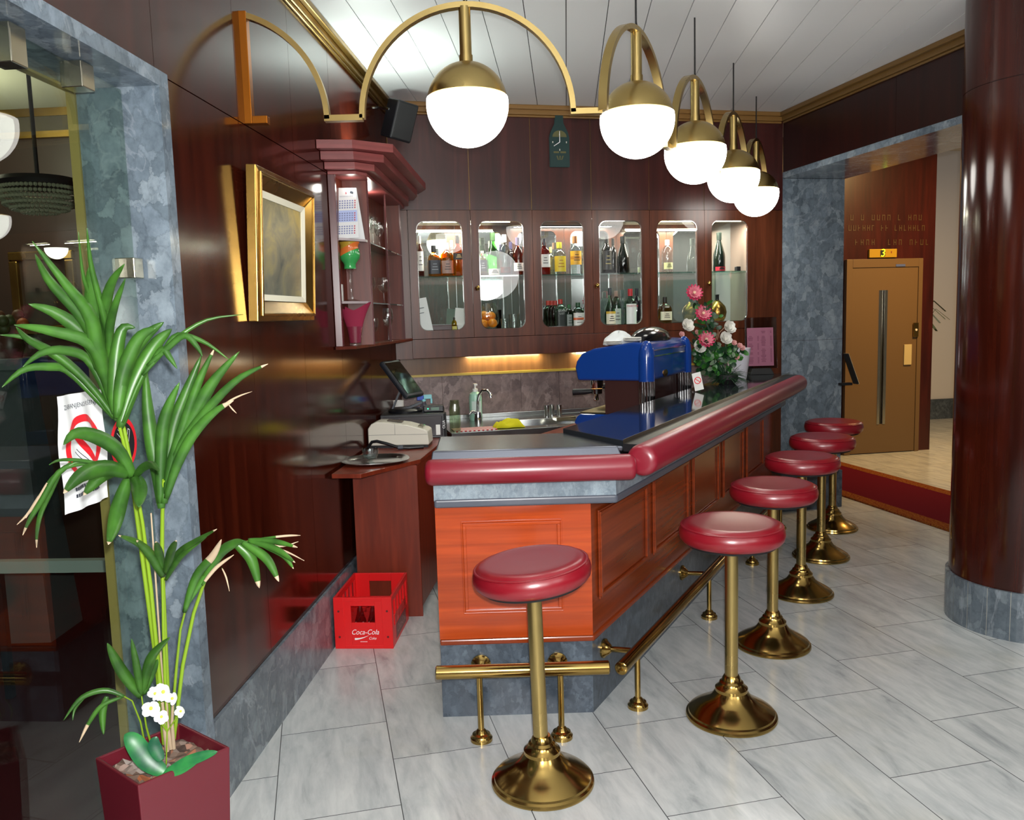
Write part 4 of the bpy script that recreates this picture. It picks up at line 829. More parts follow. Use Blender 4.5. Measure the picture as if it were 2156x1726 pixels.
bottle(1399, 625, 25, ZL, 'squat', '#b8801c', 'g', '#e8e0c4', (.18, .48), '#241c14', 'amber bottle with a cream label standing alone behind the fifth door', y=.12, sq=5)
bottle(952, 668, 11, ZL, 'liq', '#c8a818', 'g', '#d8d070', (.1, .4), '#2a2a20', 'miniature yellow bottle in front of the white cards', y=.05)
# gold flask, cards, dark tray, fruit bowl, glasses, small cube
x = FW.pl(1510, 665, .12).x; t = thing('gold_flask', 'round gold flask with a short dark neck behind the rightmost door', 'bottle', FW.w(x, .12, ZL), FW.a)
b = MB(); b.lathe([(0, 0), (.035, 0), (.062, .04), (.072, .085), (.062, .13), (.03, .165), (.015, .18), (0, .18)], 28); b.build('body', M['gold'], t, smooth=50)
b = MB(); b.lathe([(.014, .176), (.014, .215), (.019, .22), (0, .224)], 16); b.build('neck', M['black'], t, smooth=50)
x = FW.pl(887, 660, .10).x; t = thing('white_card', 'large white printed card leaning inside the leftmost glazed door', 'card', FW.w(x, .06, ZL), FW.a)
Rk = Matrix.Rotation(radians(-8), 3, 'X') @ Matrix.Rotation(radians(-9), 3, 'Y')
b = MB(); b.obox((0, 0, .125), (.11, .002, .24), Rk); b.build('sheet', M['paper'], t)
b = MB()
for k in range(4): b.obox((-.01, -.003 + (.05 - k * .03) * .14, .07 + k * .035), (.05, .0006, .004), Rk)
b.build('text', M['ink'], t)
x = FW.pl(966, 660, .2).x; t = thing('white_note', 'small blank white card behind the miniature yellow bottle', 'card', FW.w(x, .16, ZL), FW.a); b = MB(); b.obox((0, 0, .1), (.075, .002, .14), Matrix.Rotation(radians(6), 3, 'Y')); b.box(-.02, .02, -.02, .02, 0, .05); b.build('sheet', M['paper'], t)
x = FW.pl(922, 690, .08).x; t = thing('dark_box', 'low dark box lying in front of the white card', 'box', FW.w(x, .09, ZL), FW.a); b = MB(); b.box(-.135, .135, -.035, .035, 0, .052); b.build('body', plain('box_plum', '#5a4a4c', .4), t, bevel=.006)
b = MB(); b.box(-.13, .13, -.03, .03, .0525, .056); b.build('lid', plain('box_lid', '#8a8a90', .3), t)
x = FW.pl(1026, 670, .13).x; t = thing('fruit_bowl', 'clear glass bowl filled with oranges behind the second door', 'bowl', FW.w(x, .15, ZL), FW.a)
b = MB(); b.lathe([(.03, .002), (.05, .01), (.085, .05), (.095, .09), (.085, .15), (.07, .2), (.068, .2), (.083, .15), (.092, .09), (.082, .052), (.05, .014), (0, .01)], 32); b.build('glass', M['glass'], t, smooth=60)
ro = NT('orange_peel'); s = ro.bsdf(sl('#f08a10'), .4); nz = ro.noise(ro.coord(), 220, 2); ro.bump(nz, 0, s, .2, .001)
for k, (ox, oy, oz) in enumerate(((-.035, -.03, .052), (.035, -.035, .055), (.0, .038, .055), (-.02, 0, .112), (.035, .015, .105))):
    p = FW.w(x + ox, .15 + oy, ZL + oz - .034); o = MB(); o.ball((0, 0, .034), .035, 18, 12, sc=(1, 1, .95)); q = o.build('orange', ro.m, None, smooth=70, loc=p)
    tag(q, ['orange at the lower left front of the glass bowl', 'orange at the lower right front of the glass bowl', 'orange low at the back of the glass bowl', 'topmost orange leaning left in the glass bowl', 'upper orange leaning right in the glass bowl'][k], 'orange', 'oranges in the glass bowl')
for k, (px, yy, rr, hh, lab) in enumerate(((1064, .08, .036, .085, 'clear tumbler left of the other tumblers behind the second door'), (1083, .1, .042, .115, 'large clear jar shaped glass right of the fruit bowl'), (1050, .2, .022, .15, 'slim dark tinted glass behind the tumblers'), (1097, .05, .03, .07, 'low clear tumbler nearest the second door hinge side'))):
    x = FW.pl(px, 670, yy).x; t = thing('tumbler', lab, 'glass', FW.w(x, yy, ZL), FW.a, 'glasses on the cabinet floor'); b = MB(); b.lathe([(rr * .85, 0), (rr, hh), (rr * .94, hh), (rr * .8, .008), (0, .008)], 24); b.build('glass', M['glass'] if k != 2 else cm('#3a4444', 'g'), t, smooth=40)
x = FW.pl(1553, 562, .1).x; t = thing('black_cube', 'tiny black cube on the upper shelf behind the rightmost door', 'box', FW.w(x, .1, ZU), FW.a); b = MB(); b.box(-.018, .018, -.018, .018, 0, .036); b.build('body', M['black'], t, bevel=.004)

# ================================================================ WALL CLOCK SHAPED AS A BOTTLE, SPEAKER, PAINTING
a, c = FW.pl(1179, 350, -.02), FW.pl(1179, 240, -.02); Hc = c.z - a.z
t = thing('bottle_clock', 'dark green wall clock shaped like a bottle, hands at eight', 'clock', FW.w(a.x, -.001, a.z), FW.a)
b = MB(); R = .068; pts = [(R, 0), (R, Hc * .55), (R * .9, Hc * .63), (R * .62, Hc * .74), (R * .40, Hc * .82), (R * .36, Hc)]
pl_ = pts + [(-x, z) for x, z in pts[::-1]]
b.add([(x, 0, z) for x, z in pl_] + [(x, -.022, z) for x, z in pl_], [tuple(range(len(pl_))), tuple(range(len(pl_), 2 * len(pl_)))[::-1]] + [(i, (i + 1) % len(pl_), len(pl_) + (i + 1) % len(pl_), len(pl_) + i) for i in range(len(pl_))])
b.build('case', plain('clock_green', '#1e3a38', .3), t, bevel=.004)
zc = Hc * .46
b = MB()
for (ang, ln) in ((0, .075), (-122, .052)):
    a_ = radians(ang); d_ = Vector((sin(a_), 0, cos(a_))); s_ = Vector((d_.z, 0, -d_.x)) * .0028; o_ = Vector((0, -.026, zc)); b.quad(o_ - s_, o_ + s_, o_ + d_ * ln + s_ * .6, o_ + d_ * ln - s_ * .6)
b.build('hands', M['textwhite'], t)
b = MB()
for (x, z) in ((-.05, zc), (.05, zc), (0, zc - .052), (0, zc + .052)): b.box(x - .003, x + .003, -.024, -.022, z - .006, z + .006)
b.build('hour_marks', M['ivory'], t)
b = MB(); n = 12; b.add([(0, -.0235, Hc * .56)] + [(.052 * cos(pi * i / n), -.0235, Hc * .56 + .045 * sin(pi * i / n)) for i in range(n + 1)], [(0, i + 1, i + 2) for i in range(n)]); b.box(-.045, -.006, -.0245, -.022, Hc * .25, Hc * .285); b.box(.004, .045, -.0245, -.022, Hc * .25, Hc * .285)
for k in (-1, 0, 1): b.quad((-.004 + k * .012, -.0237, Hc * .12), (.004 + k * .012, -.0237, Hc * .12), (.006 + k * .022, -.0237, Hc * .2), (-.004 + k * .022, -.0237, Hc * .2))
b.build('gold_text', plain('clock_gold', '#5e5c34', .5), t)
p = D(841, 254, 5.45); t = thing('speaker', 'small black loudspeaker tilted down in the corner under the ceiling', 'speaker', p, 0)
Rs = Matrix.Rotation(radians(34), 3, 'Z') @ Matrix.Rotation(radians(17), 3, 'X') @ Matrix.Rotation(radians(9), 3, 'Y')
b = MB(); b.obox((0, 0, 0), (.15, .15, .235), Rs); b.build('cabinet', M['black'], t, bevel=.012, seg=3)
b = MB(); b.obox(Rs @ Vector((0, -.077, 0)), (.13, .006, .215), Rs); b.build('grille', M['blackmat'], t, bevel=.006)
b = MB(); b.box(-.012, .012, -.012, .012, -.01, .01); b.tube([Rs @ Vector((-.07, .03, .05)), (-.14, .06, .10), (-.18, .07, .1)], .01, 8); b.build('bracket', M['steel'], t)
t = thing('framed_painting', 'dim landscape painting in a wide gilt frame on the left wall', 'picture', FL.w(3.43, -.004, 1.607), FL.a)
w, h = .352, .575; Rt = Matrix.Rotation(radians(2.5), 3, 'X')
def ring4(b, x0, x1, z0, z1, w0, y0, y1, mi=0):        # mitred frame member; y0 outer lip, y1 inner lip
    o = [(x0, z0), (x1, z0), (x1, z1), (x0, z1)]; i_ = [(x0 + w0, z0 + w0), (x1 - w0, z0 + w0), (x1 - w0, z1 - w0), (x0 + w0, z1 - w0)]
    v = [(p[0], 0, p[1]) for p in o] + [(p[0], y0, p[1]) for p in o] + [(p[0], y1, p[1]) for p in i_] + [(p[0], 0, p[1]) for p in i_]
    f = []
    for k in range(4):
        j = (k + 1) % 4; f += [(k, j, 4 + j, 4 + k), (4 + k, 4 + j, 8 + j, 8 + k), (8 + k, 8 + j, 12 + j, 12 + k)]
    return b.add(v, f, mi)
b = MB(); ring4(b, -w, w, 0, h, .03, -.035, -.042); ring4(b, -w + .03, w - .03, .03, h - .03, .05, -.042, -.018); ring4(b, -w + .02, w - .02, .02, h - .02, .012, -.048, -.05)
fr = b.build('frame', M['gold'], t, bevel=.003); fr.rotation_euler = (radians(2.5), 0, 0)
b = MB(); ring4(b, -w + .08, w - .08, .08, h - .08, .024, -.022, -.014); o = b.build('mount', plain('mount_cream', '#e6e2cc', .5), t); o.rotation_euler = (radians(2.5), 0, 0)
q = NT('landscape'); s = q.bsdf(None, .35); mp = q.coord((1, 1, 1)); nz = q.noise(mp, 6, 6, .6, .8); r = q.ramp(nz, 0, [(.3, sl('#4e5450')), (.5, sl('#85806a')), (.66, sl('#a89a64'))])
sep = q.n('ShaderNodeSeparateXYZ'); q.k(mp, 0, sep, 0); r2 = q.ramp(sep, 2, [(.1, (.75, .82, .9, 1)), (.3, (.9, .86, .8, 1)), (.45, (1.2, 1.1, .8, 1))]); x = q.mix(None, 0, (r, 0), (r2, 0), 'MULTIPLY', 1.0); q.k(x, 2, s, 'Base Color')
b = MB(); b.box(-w + .104, w - .104, -.010, -.005, .104, h - .104); o = b.build('canvas', q.m, t); o.rotation_euler = (radians(2.5), 0, 0)

# ================================================================ CORNER SHELF UNIT ON THE LEFT WALL
wx = lambda y: -1.193 + .0683 * y + .002                # left wall x at a given distance
t = thing('corner_shelf', 'wall hung mahogany shelf unit with a stepped cornice and glass panels', 'shelf', (0, 0, 0))
cw = plain('cornice_paint', '#7c3b3b', .3)
A_, B_, C_, D_ = (wx(4.34), 4.34), (-.745, 4.50), (-.695, 5.56), (wx(5.62), 5.62)
def grow(d, yb=5.7): return [(wx(4.34 - d), 4.34 - d), (B_[0] - .012 + d * .1, 4.35 - d * .92), (B_[0] + .02 + d * .9, 4.42 - d * .55), (C_[0] + d * .95, 5.56), (C_[0] + d * .6, 5.74), (wx(5.8), 5.8)]
for k, (z0, z1, d) in enumerate(((2.335, 2.352, .015), (2.352, 2.388, .065), (2.388, 2.430, .125), (2.430, 2.473, .185))):
    b = MB(); b.prism(grow(d), z0, z1 - .0015); b.build('cornice_step', M['cornice_wood'], t, bevel=.0015)
poly = [A_, B_, C_, D_]
b = MB(); b.prism([(A_[0] + .001, 4.30), (-.80, 4.37), (-.66, 5.70), (wx(5.78), 5.78)], 1.452, 1.468); b.build('bottom_board', M['shelf_wood'], t, bevel=.001)
b = MB(); b.prism([(wx(4.32), 4.32), (wx(4.32) + .035, 4.325), (wx(4.35) + .035, 4.35), (wx(4.35), 4.35)], 1.468, 2.335); b.build('side_post', M['plum_wood'], t, bevel=.002)
b = MB(); b.prism([(wx(4.4), 4.36), (wx(4.4) + .012, 4.36), (wx(5.6) + .012, 5.6), (wx(5.6), 5.6)], 1.468, 2.335); b.prism([(wx(5.56) + .013, 5.565), (C_[0], 5.565), (C_[0], 5.58), (wx(5.56) + .013, 5.58)], 1.468, 2.335); b.build('back_panel', M['shelf_wood'], t)
dv = lambda y, x1: [(wx(y) + .012, y), (x1, y + .012), (x1, y + .024), (wx(y) + .012, y + .012)]
b = MB(); b.prism(dv(4.545, -.742), 1.468, 2.335); b.build('divider', M['shelf_wood'], t)
for zz in (2.012, 1.688):
    b = MB(); b.prism([(wx(4.36) + .03, 4.365), (-.75, 4.50), (-.745, 4.545), (wx(4.545) + .012, 4.545)], zz, zz + .012); b.build('shelf', plain('shelf_grey_%d' % int(zz * 100), '#a89c9e', .25), t)
    b = MB(); b.prism([(wx(4.58) + .014, 4.575), (-.742, 4.575), (-.70, 5.54), (wx(5.55) + .014, 5.54)], zz, zz + .006); b.build('glass_shelf', M['shelfglass'], t)
for q_ in ((-.742, 4.575), (-.719, 5.065), (-.696, 5.55)):
    b = MB(); b.box(q_[0] - .003, q_[0] + .006, q_[1] - .004, q_[1] + .004, 1.468, 2.335); b.build('glass_edge_strip', M['plum_wood'], t)
b = MB(); b.lathe([(.0, 0), (.022, 0), (.018, .016), (0, .016)], 16, c=(-.80, 4.70, 2.317)); b.build('spotlight', emit('spot_face', (1, .95, .85, 1), 6.0), t)
b = MB(); b.tube([(wx(4.6) + .03, 4.50, 2.481), (wx(5.1) + .03, 5.1, 2.481)], .011, 10); b.build('uplight_tube', emit('uplight', (.9, 1.0, .9, 1), 6.0), t)
# things on the shelf
p = D(733, 480, 4.46); t = thing('desk_calendar', 'white three month desk calendar standing on the top shelf of the corner unit', 'calendar', (p.x, p.y, 2.0245), radians(-8))
Rk = Matrix.Rotation(radians(-13), 3, 'X')
b = MB(); b.add([(-.065, -.045, 0), (.070, -.045, 0), (.052, .005, .26), (-.052, .005, .265), (-.065, -.043, 0), (.070, -.043, 0), (.052, .007, .26), (-.052, .007, .265)], [(0, 1, 2, 3), (7, 6, 5, 4), (0, 4, 5, 1), (1, 5, 6, 2), (2, 6, 7, 3), (3, 7, 4, 0)])
b.add([(-.065, .06, 0), (.070, .06, 0), (.052, .009, .26), (-.052, .009, .265)], [(3, 2, 1, 0)]); b.build('card', M['paper'], t)
yz = lambda z: -.0455 + .05 * z / .262 - .0006
b = MB(); b.quad((-.045, yz(.085), .085), (.062, yz(.085), .085), (.058, yz(.145), .145), (-.045, yz(.145), .145)); b.build('month_band', plain('band_blue', '#b9c8f0', .7), t)
b = MB()
for z0 in (.022, .09, .155):
    for r_ in range(4):
        for c_ in range(7): xx = -.038 + c_ * .0135; zz = z0 + r_ * .012; b.quad((xx, yz(zz) - .0004, zz), (xx + .008, yz(zz) - .0004, zz), (xx + .008, yz(zz + .007) - .0004, zz + .007), (xx, yz(zz + .007) - .0004, zz + .007), 1 if c_ == 6 else 0)
for c_ in range(9): xx = -.035 + c_ * .008; b.quad((xx, yz(.215), .215), (xx + .005, yz(.215), .215), (xx + .005, yz(.222), .222), (xx, yz(.222), .222), 2)
b.quad((.018, yz(.235), .235), (.036, yz(.23), .228), (.038, yz(.24), .24), (.022, yz(.25), .248), 3); b.quad((-.004, yz(.23), .23), (.002, yz(.23), .23), (.0, yz(.242), .242), (-.005, yz(.24), .24), 1)
b.build('text', [plain('day_ink', '#8890b8', .7), plain('sunday_ink', '#c86a78', .7), plain('logo_grey', '#b8bcc4', .7), plain('logo_ink', '#3a4450', .7)], t)
p = D(740, 622, 4.47); t = thing('candle_goblet', 'tall glass goblet with a green and orange painted bowl', 'vase', (p.x, p.y, 1.7005))
b = MB(); b.lathe([(0, 0), (.045, 0), (.043, .004), (.014, .012), (.010, .03), (.010, .15), (.02, .165), (0, .168)], 28); b.build('stem', M['glass'], t, smooth=40)
q = NT('painted_glass'); s = q.bsdf(None, .12); vv = q.n('ShaderNodeTexVoronoi'); q.k(q.coord((1, 1, 1.0), loc=(.3, .1, .02)), 0, vv, 'Vector'); vv.inputs['Scale'].default_value = 16; sp = q.n('ShaderNodeSeparateColor'); q.k(vv, 'Color', sp, 0); sx_ = q.n('ShaderNodeSeparateXYZ'); q.k(q.coord(), 0, sx_, 0); ma = q.n('ShaderNodeMath', operation='MULTIPLY_ADD'); q.k(sx_, 0, ma, 0); ma.inputs[1].default_value = -.45; q.k(sx_, 2, ma, 2); mb_ = q.n('ShaderNodeMath', operation='MULTIPLY'); q.k(ma, 0, mb_, 0); mb_.inputs[1].default_value = 3.0; r = q.ramp(mb_, 0, [(0, sl('#3a9a52')), (.70, sl('#3a9a52')), (.755, sl('#cc6c30')), (.86, sl('#a88a30'))]); r.color_ramp.interpolation = 'CONSTANT'; q.k(r, 0, s, 'Base Color')
b = MB(); b.lathe([(.02, .168), (.032, .17), (.03, .19), (.034, .2), (.052, .222), (.056, .245), (.050, .27), (.047, .29), (.056, .308), (.054, .308), (.044, .29), (.047, .27), (.052, .245), (.03, .21), (0, .2)], 32); b.build('bowl', q.m, t, smooth=50)
p = D(713, 620, 4.44); t = thing('white_box', 'narrow white carton left of the painted goblet', 'box', (p.x, p.y, 1.7005)); b = MB(); b.box(-.022, .022, -.02, .02, 0, .09); b.build('carton', M['white'], t, bevel=.002)
p = D(748, 715, 4.44); t = thing('napkin_glass', 'glass holding a folded maroon cloth napkin on the bottom board', 'glass', (p.x, p.y, 1.4685))
b = MB(); b.lathe([(.032, 0), (.034, .03), (.042, .10), (.04, .10), (.032, .03), (.030, .012), (0, .012)], 28); b.build('tumbler', M['glass'], t, smooth=40)
b = MB(); n = 40
for j in range(9):
    u = j / 8; z = .014 + .19 * u; r0 = .029 + .012 * u + .042 * u ** 2.2
    for i in range(n): a = 2 * pi * i / n; r_ = r0 * (1 + .13 * u * cos(2 * a + .3) ); b.v.append(Vector((r_ * cos(a) * 1.0, r_ * sin(a) * .62, z + .022 * u * u * cos(2 * a + .3))))
for j in range(8):
    for i in range(n): b.f.append([j * n + i, j * n + (i + 1) % n, (j + 1) * n + (i + 1) % n, (j + 1) * n + i]); b.m.append(0)
b.f.append([i for i in range(n)][::-1]); b.m.append(0); b.build('napkin', plain('napkin_maroon', '#8a1c3c', .85), t, smooth=70)
def wineglass(x, y, z, h, r, lab, kind=0):
    t = thing('wine_glass', lab, 'glass', (x, y, z), 0, 'glasses in the corner shelf unit')
    b = MB(); s_ = h * .42
    bowl = [(.004, s_), (r * .6, s_ + .012), (r * .95, s_ + (h - s_) * .4), (r, s_ + (h - s_) * .6), (r * (.8 if kind else .92), h)]
    b.lathe([(0, 0), (r * .85, 0), (r * .8, .003), (.006, .008), (.004, s_ * .5)] + bowl + [(q_[0] * .95, q_[1]) for q_ in bowl[::-1][:4]] + [(0, s_ + .012)], 24); b.build('glass', M['glass'], t, smooth=50)
WG = [(792, 500, 2.0185, 4.72, .15, .03, 0), (806, 500, 2.0185, 4.86, .16, .032, 0), (816, 505, 2.0185, 5.02, .15, .028, 0), (788, 625, 1.6945, 4.72, .14, .034, 0), (822, 640, 1.6945, 5.15, .16, .042, 1), (792, 718, 1.4685, 4.75, .14, .028, 0), (826, 712, 1.4685, 5.2, .20, .034, 1)]
for k, (px, py, z, Y, h, r, kd) in enumerate(WG):
    p = D(px, py, Y); xx = min(max(p.x, wx(Y) + .015 + r), -.748 + .0478 * (Y - 4.55) - r)
    wineglass(xx, Y, z, h, r, ['wine glass at the front of the upper glass shelf', 'middle wine glass on the upper glass shelf', 'rearmost wine glass on the upper glass shelf', 'wine glass at the front of the middle glass shelf', 'round brandy glass on the middle glass shelf', 'small wine glass at the front behind the lower glass panel', 'tall tulip glass at the rear of the bottom board'][k], kd)
# ================================================================ REGISTER COUNTER AND WHAT STANDS ON IT
RZ = .85
t = thing('register_counter', 'brown wood register counter with a chamfered front against the left wall', 'counter', (0, 0, 0))
wall = lambda y: -1.193 + .0683 * y + .016
b = MB(); b.prism([(wall(4.07), 4.07), (-.752, 4.05), (-.50, 4.44), (-.44, 5.0), (-.43, 5.62), (wall(5.66), 5.66)], RZ - .022, RZ); b.build('top', M['reg_wood'], t, bevel=.002)
b = MB(); b.box(-.856, -.512, 4.378, 4.398, .0, RZ - .022); b.build('front_panel', M['reg_wood'], t)
b = MB(); b.prism([(-.511, 4.374), (-.455, 5.0), (-.45, 5.55), (-.47, 5.55), (-.478, 5.0), (-.530, 4.399)], .06, RZ - .022); b.build('side_panel', M['reg_wood'], t)
b = MB(); b.prism([(-.59, 4.40), (-.54, 4.41), (-.50, 5.0), (-.59, 5.0)], 0, .06); b.build('toe_kick', M['black'], t)
# steel tray with a glass on it
p = Z(797, 966, RZ); t = thing('serving_tray', 'oval polished steel tray on the register counter', 'tray', (p.x, p.y - .10, RZ + .0005), radians(12))
b = MB()
for (sx_, sy_, z) in ((.0, .0, .002), (.14, .125, .002), (.145, .13, .004), (.165, .15, .016), (.178, .163, .018), (.178, .163, .015), (.164, .149, .012), (.144, .129, .0), (0, 0, 0)):
    for i in range(48):
        a = 2 * pi * i / 48; e = 2.6; q_ = 1 / ((abs(cos(a)) ** e + abs(sin(a)) ** e) ** (1 / e)); b.v.append(Vector((sx_ * q_ * cos(a), sy_ * q_ * sin(a), z)))
for j in range(8):
    for i in range(48): b.f.append([j * 48 + i, j * 48 + (i + 1) % 48, (j + 1) * 48 + (i + 1) % 48, (j + 1) * 48 + i]); b.m.append(0)
b.build('tray', metal('tray_steel', '#d0d2d2', .2), t, smooth=40)
p = Z(781, 976, RZ + .005); t = thing('sundae_glass', 'footed dessert glass standing on the steel tray', 'glass', (p.x, p.y, RZ + .003))
b = MB(); b.lathe([(0, 0), (.028, 0), (.026, .004), (.010, .012), (.009, .022), (.032, .032), (.040, .05), (.043, .085), (.041, .085), (.038, .05), (.03, .036), (0, .034)], 28); b.build('glass', glass('sundae', (.82, .88, .88, 1), .02, 1.6, .05), t, smooth=50)
# cream receipt printer
t = thing('receipt_printer', 'cream plastic office machine with a rounded back beside the tray', 'printer', (-.848, 4.86, RZ), radians(-3))
pr = [(0, .016), (0, .115), (.02, .143), (.05, .155), (.09, .154), (.23, .135), (.335, .105), (.352, .095), (.358, .016)]
b = MB(); n = len(pr); b.add([(x, 0, z) for x, z in pr] + [(x, .17, z) for x, z in pr], [tuple(range(n)), tuple(range(n, 2 * n))[::-1]] + [((i + 1) % n, i, n + i, n + (i + 1) % n) for i in range(n)]); b.build('housing', M['ivory'], t, bevel=.006, seg=2)
b = MB(); b.box(0.01, .352, .005, .165, 0, .016); b.build('base', M['black'], t)
b = MB(); b.box(.005, .352, -.0012, 0, .078, .0795); b.box(.16, .1612, -.0012, 0, .0795, .142); b.build('seam_lines', M['grey'], t)
b = MB(); b.obox((.15, .085, .1515), (.09, .06, .004), Matrix.Rotation(radians(6), 3, 'Y')); b.build('paper_slot', plain('slot_brown', '#5a5048', .4), t)
b = MB(); b.obox((.305, .085, .119), (.03, .1, .006), Matrix.Rotation(radians(14), 3, 'Y')); b.build('key_strip', M['nickel'], t)
p = Z(800, 941, RZ); t = thing('power_cable', 'thick black cable looping in front of the cream machine', 'cable', (0, 0, 0))
b = MB(); b.tube([(-.845, 4.83, RZ + .012), (-.82, 4.82, RZ + .045), (-.79, 4.81, RZ + .05), (-.73, 4.80, RZ + .035), (-.66, 4.79, RZ + .012), (-.60, 4.79, RZ + .009), (-.52, 4.81, RZ + .009)], .009, 10); b.build('cable', M['black'], t, smooth=60)
b = MB(); b.tube([(-.665, 4.79, RZ + .013), (-.635, 4.79, RZ + .0135)], .0135, 12); b.build('plug', M['grey'], t, smooth=40)
# cash drawer
t = thing('cash_drawer', 'black metal cash drawer box on the register counter', 'cash drawer', (-.826, 5.20, RZ), radians(4))
b = MB(); b.box(0, .40, 0, .36, 0, .155); b.build('case', M['black'], t, bevel=.004)
b = MB(); b.box(.015, .385, -.006, 0, .015, .14); b.build('drawer_front', plain('drawer_front', '#241c22', .3), t, bevel=.003)
b = MB(); b.tube([(.12, -.008, .118), (.12, -.008, .128)], .006, 10); b.build('lock', M['chrome'], t); b = MB(); b.box(.401, .412, .0, .1, .0, .15); b.build('side_strip', M['blackmat'], t)
b = MB(); text_mb('OLIA', .026, b, (.4125, .05, .09), (0, 0, 1), (0, 1, 0)); text_mb('OLIA', .024, b, (.396, -.0066, .085), (0, 0, 1), (-1, 0, 0)); b.build('brand_text', M['textwhite'], t)
b = MB(); b.box(.345, .372, -.0075, -.006, .02, .085); b.build('sticker', M['white'], t)
# black terminal on the drawer with its tilted screen
t = thing('pos_terminal', 'black touch screen till terminal leaning back on the cash drawer', 'till', (-.775, 5.29, RZ + .1555), radians(2))
b = MB(); b.lathe([(.0, 0), (.11, 0), (.112, .012), (.095, .025), (0, .028)], 32, c=(.09, .08, 0)); b.build('base', M['black'], t, smooth=30)
b = MB(); b.bar([(.0, .07, .0), (.05, .07, .11), (.09, .07, .2)], (0, 1, 0), .05, .012); b.bar([(.03, .07, .012), (.12, .07, .03), (.20, .07, .06)], (0, 1, 0), .06, .014); b.build('stand', plain('stand_slate', '#3c434c', .35), t)
sn = Vector((.69, -.33, .63)).normalized(); sv = (Vector((0, 0, 1)) - sn * sn.z).normalized(); sh = sv.cross(sn); RM = Matrix((sh, sv, sn)).transposed(); sc_ = Matrix.Rotation(-radians(2), 3, 'Z') @ (D(846, 798, 5.23) - Vector((-.775, 5.29, RZ + .1555)))
b = MB(); b.obox(sc_, (.21, .285, .033), RM); b.build('screen_housing', plain('housing_slate', '#20242b', .3), t, bevel=.012, seg=3)
b = MB(); b.obox(sc_ + sn * .018, (.175, .243, .002), RM); b.build('screen', plain('screen_glass', '#17180f', .06, 0, .8), t)
t = thing('card_reader', 'small black card device with a green light on the cash drawer', 'device', (-.565, 5.30, RZ + .1555), radians(4))
b = MB(); b.box(0, .13, 0, .08, 0, .04); b.build('case', M['black'], t, bevel=.006); b = MB(); b.ball((.03, -.001, .022), .004, 8, 6); b.build('led', emit('green_led', '#30ff90', 4), t); b = MB(); b.box(.05, .1, -.001, .0, .012, .03); b.build('display', plain('lcd', '#5a7a68', .3), t)
p = Z(943, 936, .868); t = thing('glass_jar', 'tall greenish glass jar at the right of the cash drawer', 'jar', (-.365, 5.30, .8685))
b = MB(); b.lathe([(0, 0), (.034, 0), (.036, .01), (.036, .16), (.03, .18), (.03, .21), (.027, .21), (.027, .18), (.032, .158), (.032, .012), (0, .01)], 28); b.build('glass', glass('jar_glass', (.86, .92, .82, 1), .03, 1.5, .05), t, smooth=40)

# ================================================================ SINK COUNTER
KZ = .868
t = thing('sink_counter', 'stainless steel sink counter along the marble splashback', 'sink', FW.w(0, 0, 0), FW.a)
X0, X1, Y0, Y1 = -2.70, -1.05, -.62, .118; h0, h1, g0, g1 = -2.24, -1.75, -.48, -.14
b = MB(); b.box(X0, h0, Y0, Y1, KZ - .03, KZ); b.box(h1, X1, Y0, Y1, KZ - .03, KZ); b.box(h0, h1, Y0, g0, KZ - .03, KZ); b.box(h0, h1, g1, Y1, KZ - .03, KZ); b.box(X0, X1, Y1 - .015, Y1, KZ, KZ + .03); b.build('worktop', M['steel'], t, bevel=.002)
b = MB(); b.add([(h0, g0, KZ - .002), (h1, g0, KZ - .002), (h1, g1, KZ - .002), (h0, g1, KZ - .002), (h0 + .03, g0 + .03, KZ - .17), (h1 - .03, g0 + .03, KZ - .17), (h1 - .03, g1 - .03, KZ - .17), (h0 + .03, g1 - .03, KZ - .17)], [(0, 4, 5, 1), (1, 5, 6, 2), (2, 6, 7, 3), (3, 7, 4, 0), (4, 7, 6, 5)]); b.build('basin', M['steel'], t)
b = MB(); b.box(X0, X1, Y0 - .012, Y0, KZ - .045, KZ + .004); b.build('front_edge', metal('edge_steel', '#8a8c8c', .25), t, bevel=.003)
b = MB(); b.box(X0 + .01, X1 - .01, Y0 + .03, Y1 - .01, .08, KZ - .18); b.box(X0 + .01, X1 - .01, Y0 + .02, Y0 + .04, KZ - .2, KZ - .031); b.build('cabinet', plain('cabinet_red', '#8a2a18', .4), t)
x = FW.pl(1008, 890, -.12); t = thing('faucet', 'chrome swan neck faucet behind the sink', 'faucet', FW.w(x.x, -.10, KZ), FW.a)
b = MB(); b.lathe([(0, 0), (.026, 0), (.026, .02), (.022, .06), (.018, .07), (0, .072)], 20); b.build('body', M['chrome'], t, smooth=35)
b = MB(); b.tube([(0, 0, .06), (.0, -.01, .14), (.008, -.02, .19), (.03, -.04, .222), (.06, -.06, .222), (.078, -.075, .2), (.08, -.078, .172)], .0095, 12); b.build('spout', M['chrome'], t, smooth=60)
b = MB(); b.tube([(-.01, 0, .06), (-.045, -.02, .075), (-.07, -.03, .055)], [.013, .011, .008], 10); b.build('lever', M['chrome'], t, smooth=60)
x = FW.pl(1003, 860, -.02); t = thing('soap_bottle', 'pale green soap bottle with a white pump top', 'bottle', FW.w(x.x - .005, -.02, KZ), FW.a)
b = MB(); b.lathe([(0, 0), (.042, 0), (.046, .008), (.046, .16), (.04, .19), (.02, .205), (0, .206)], 28); b.build('bottle', plain('soap_green', '#a8d8c0', .3), t, smooth=40)
b = MB(); b.lathe([(.019, .205), (.019, .225), (.008, .228), (.007, .25), (0, .25)], 16); b.box(-.012, .012, -.035, .012, .25, .262); b.build('pump', M['white'], t, smooth=35)
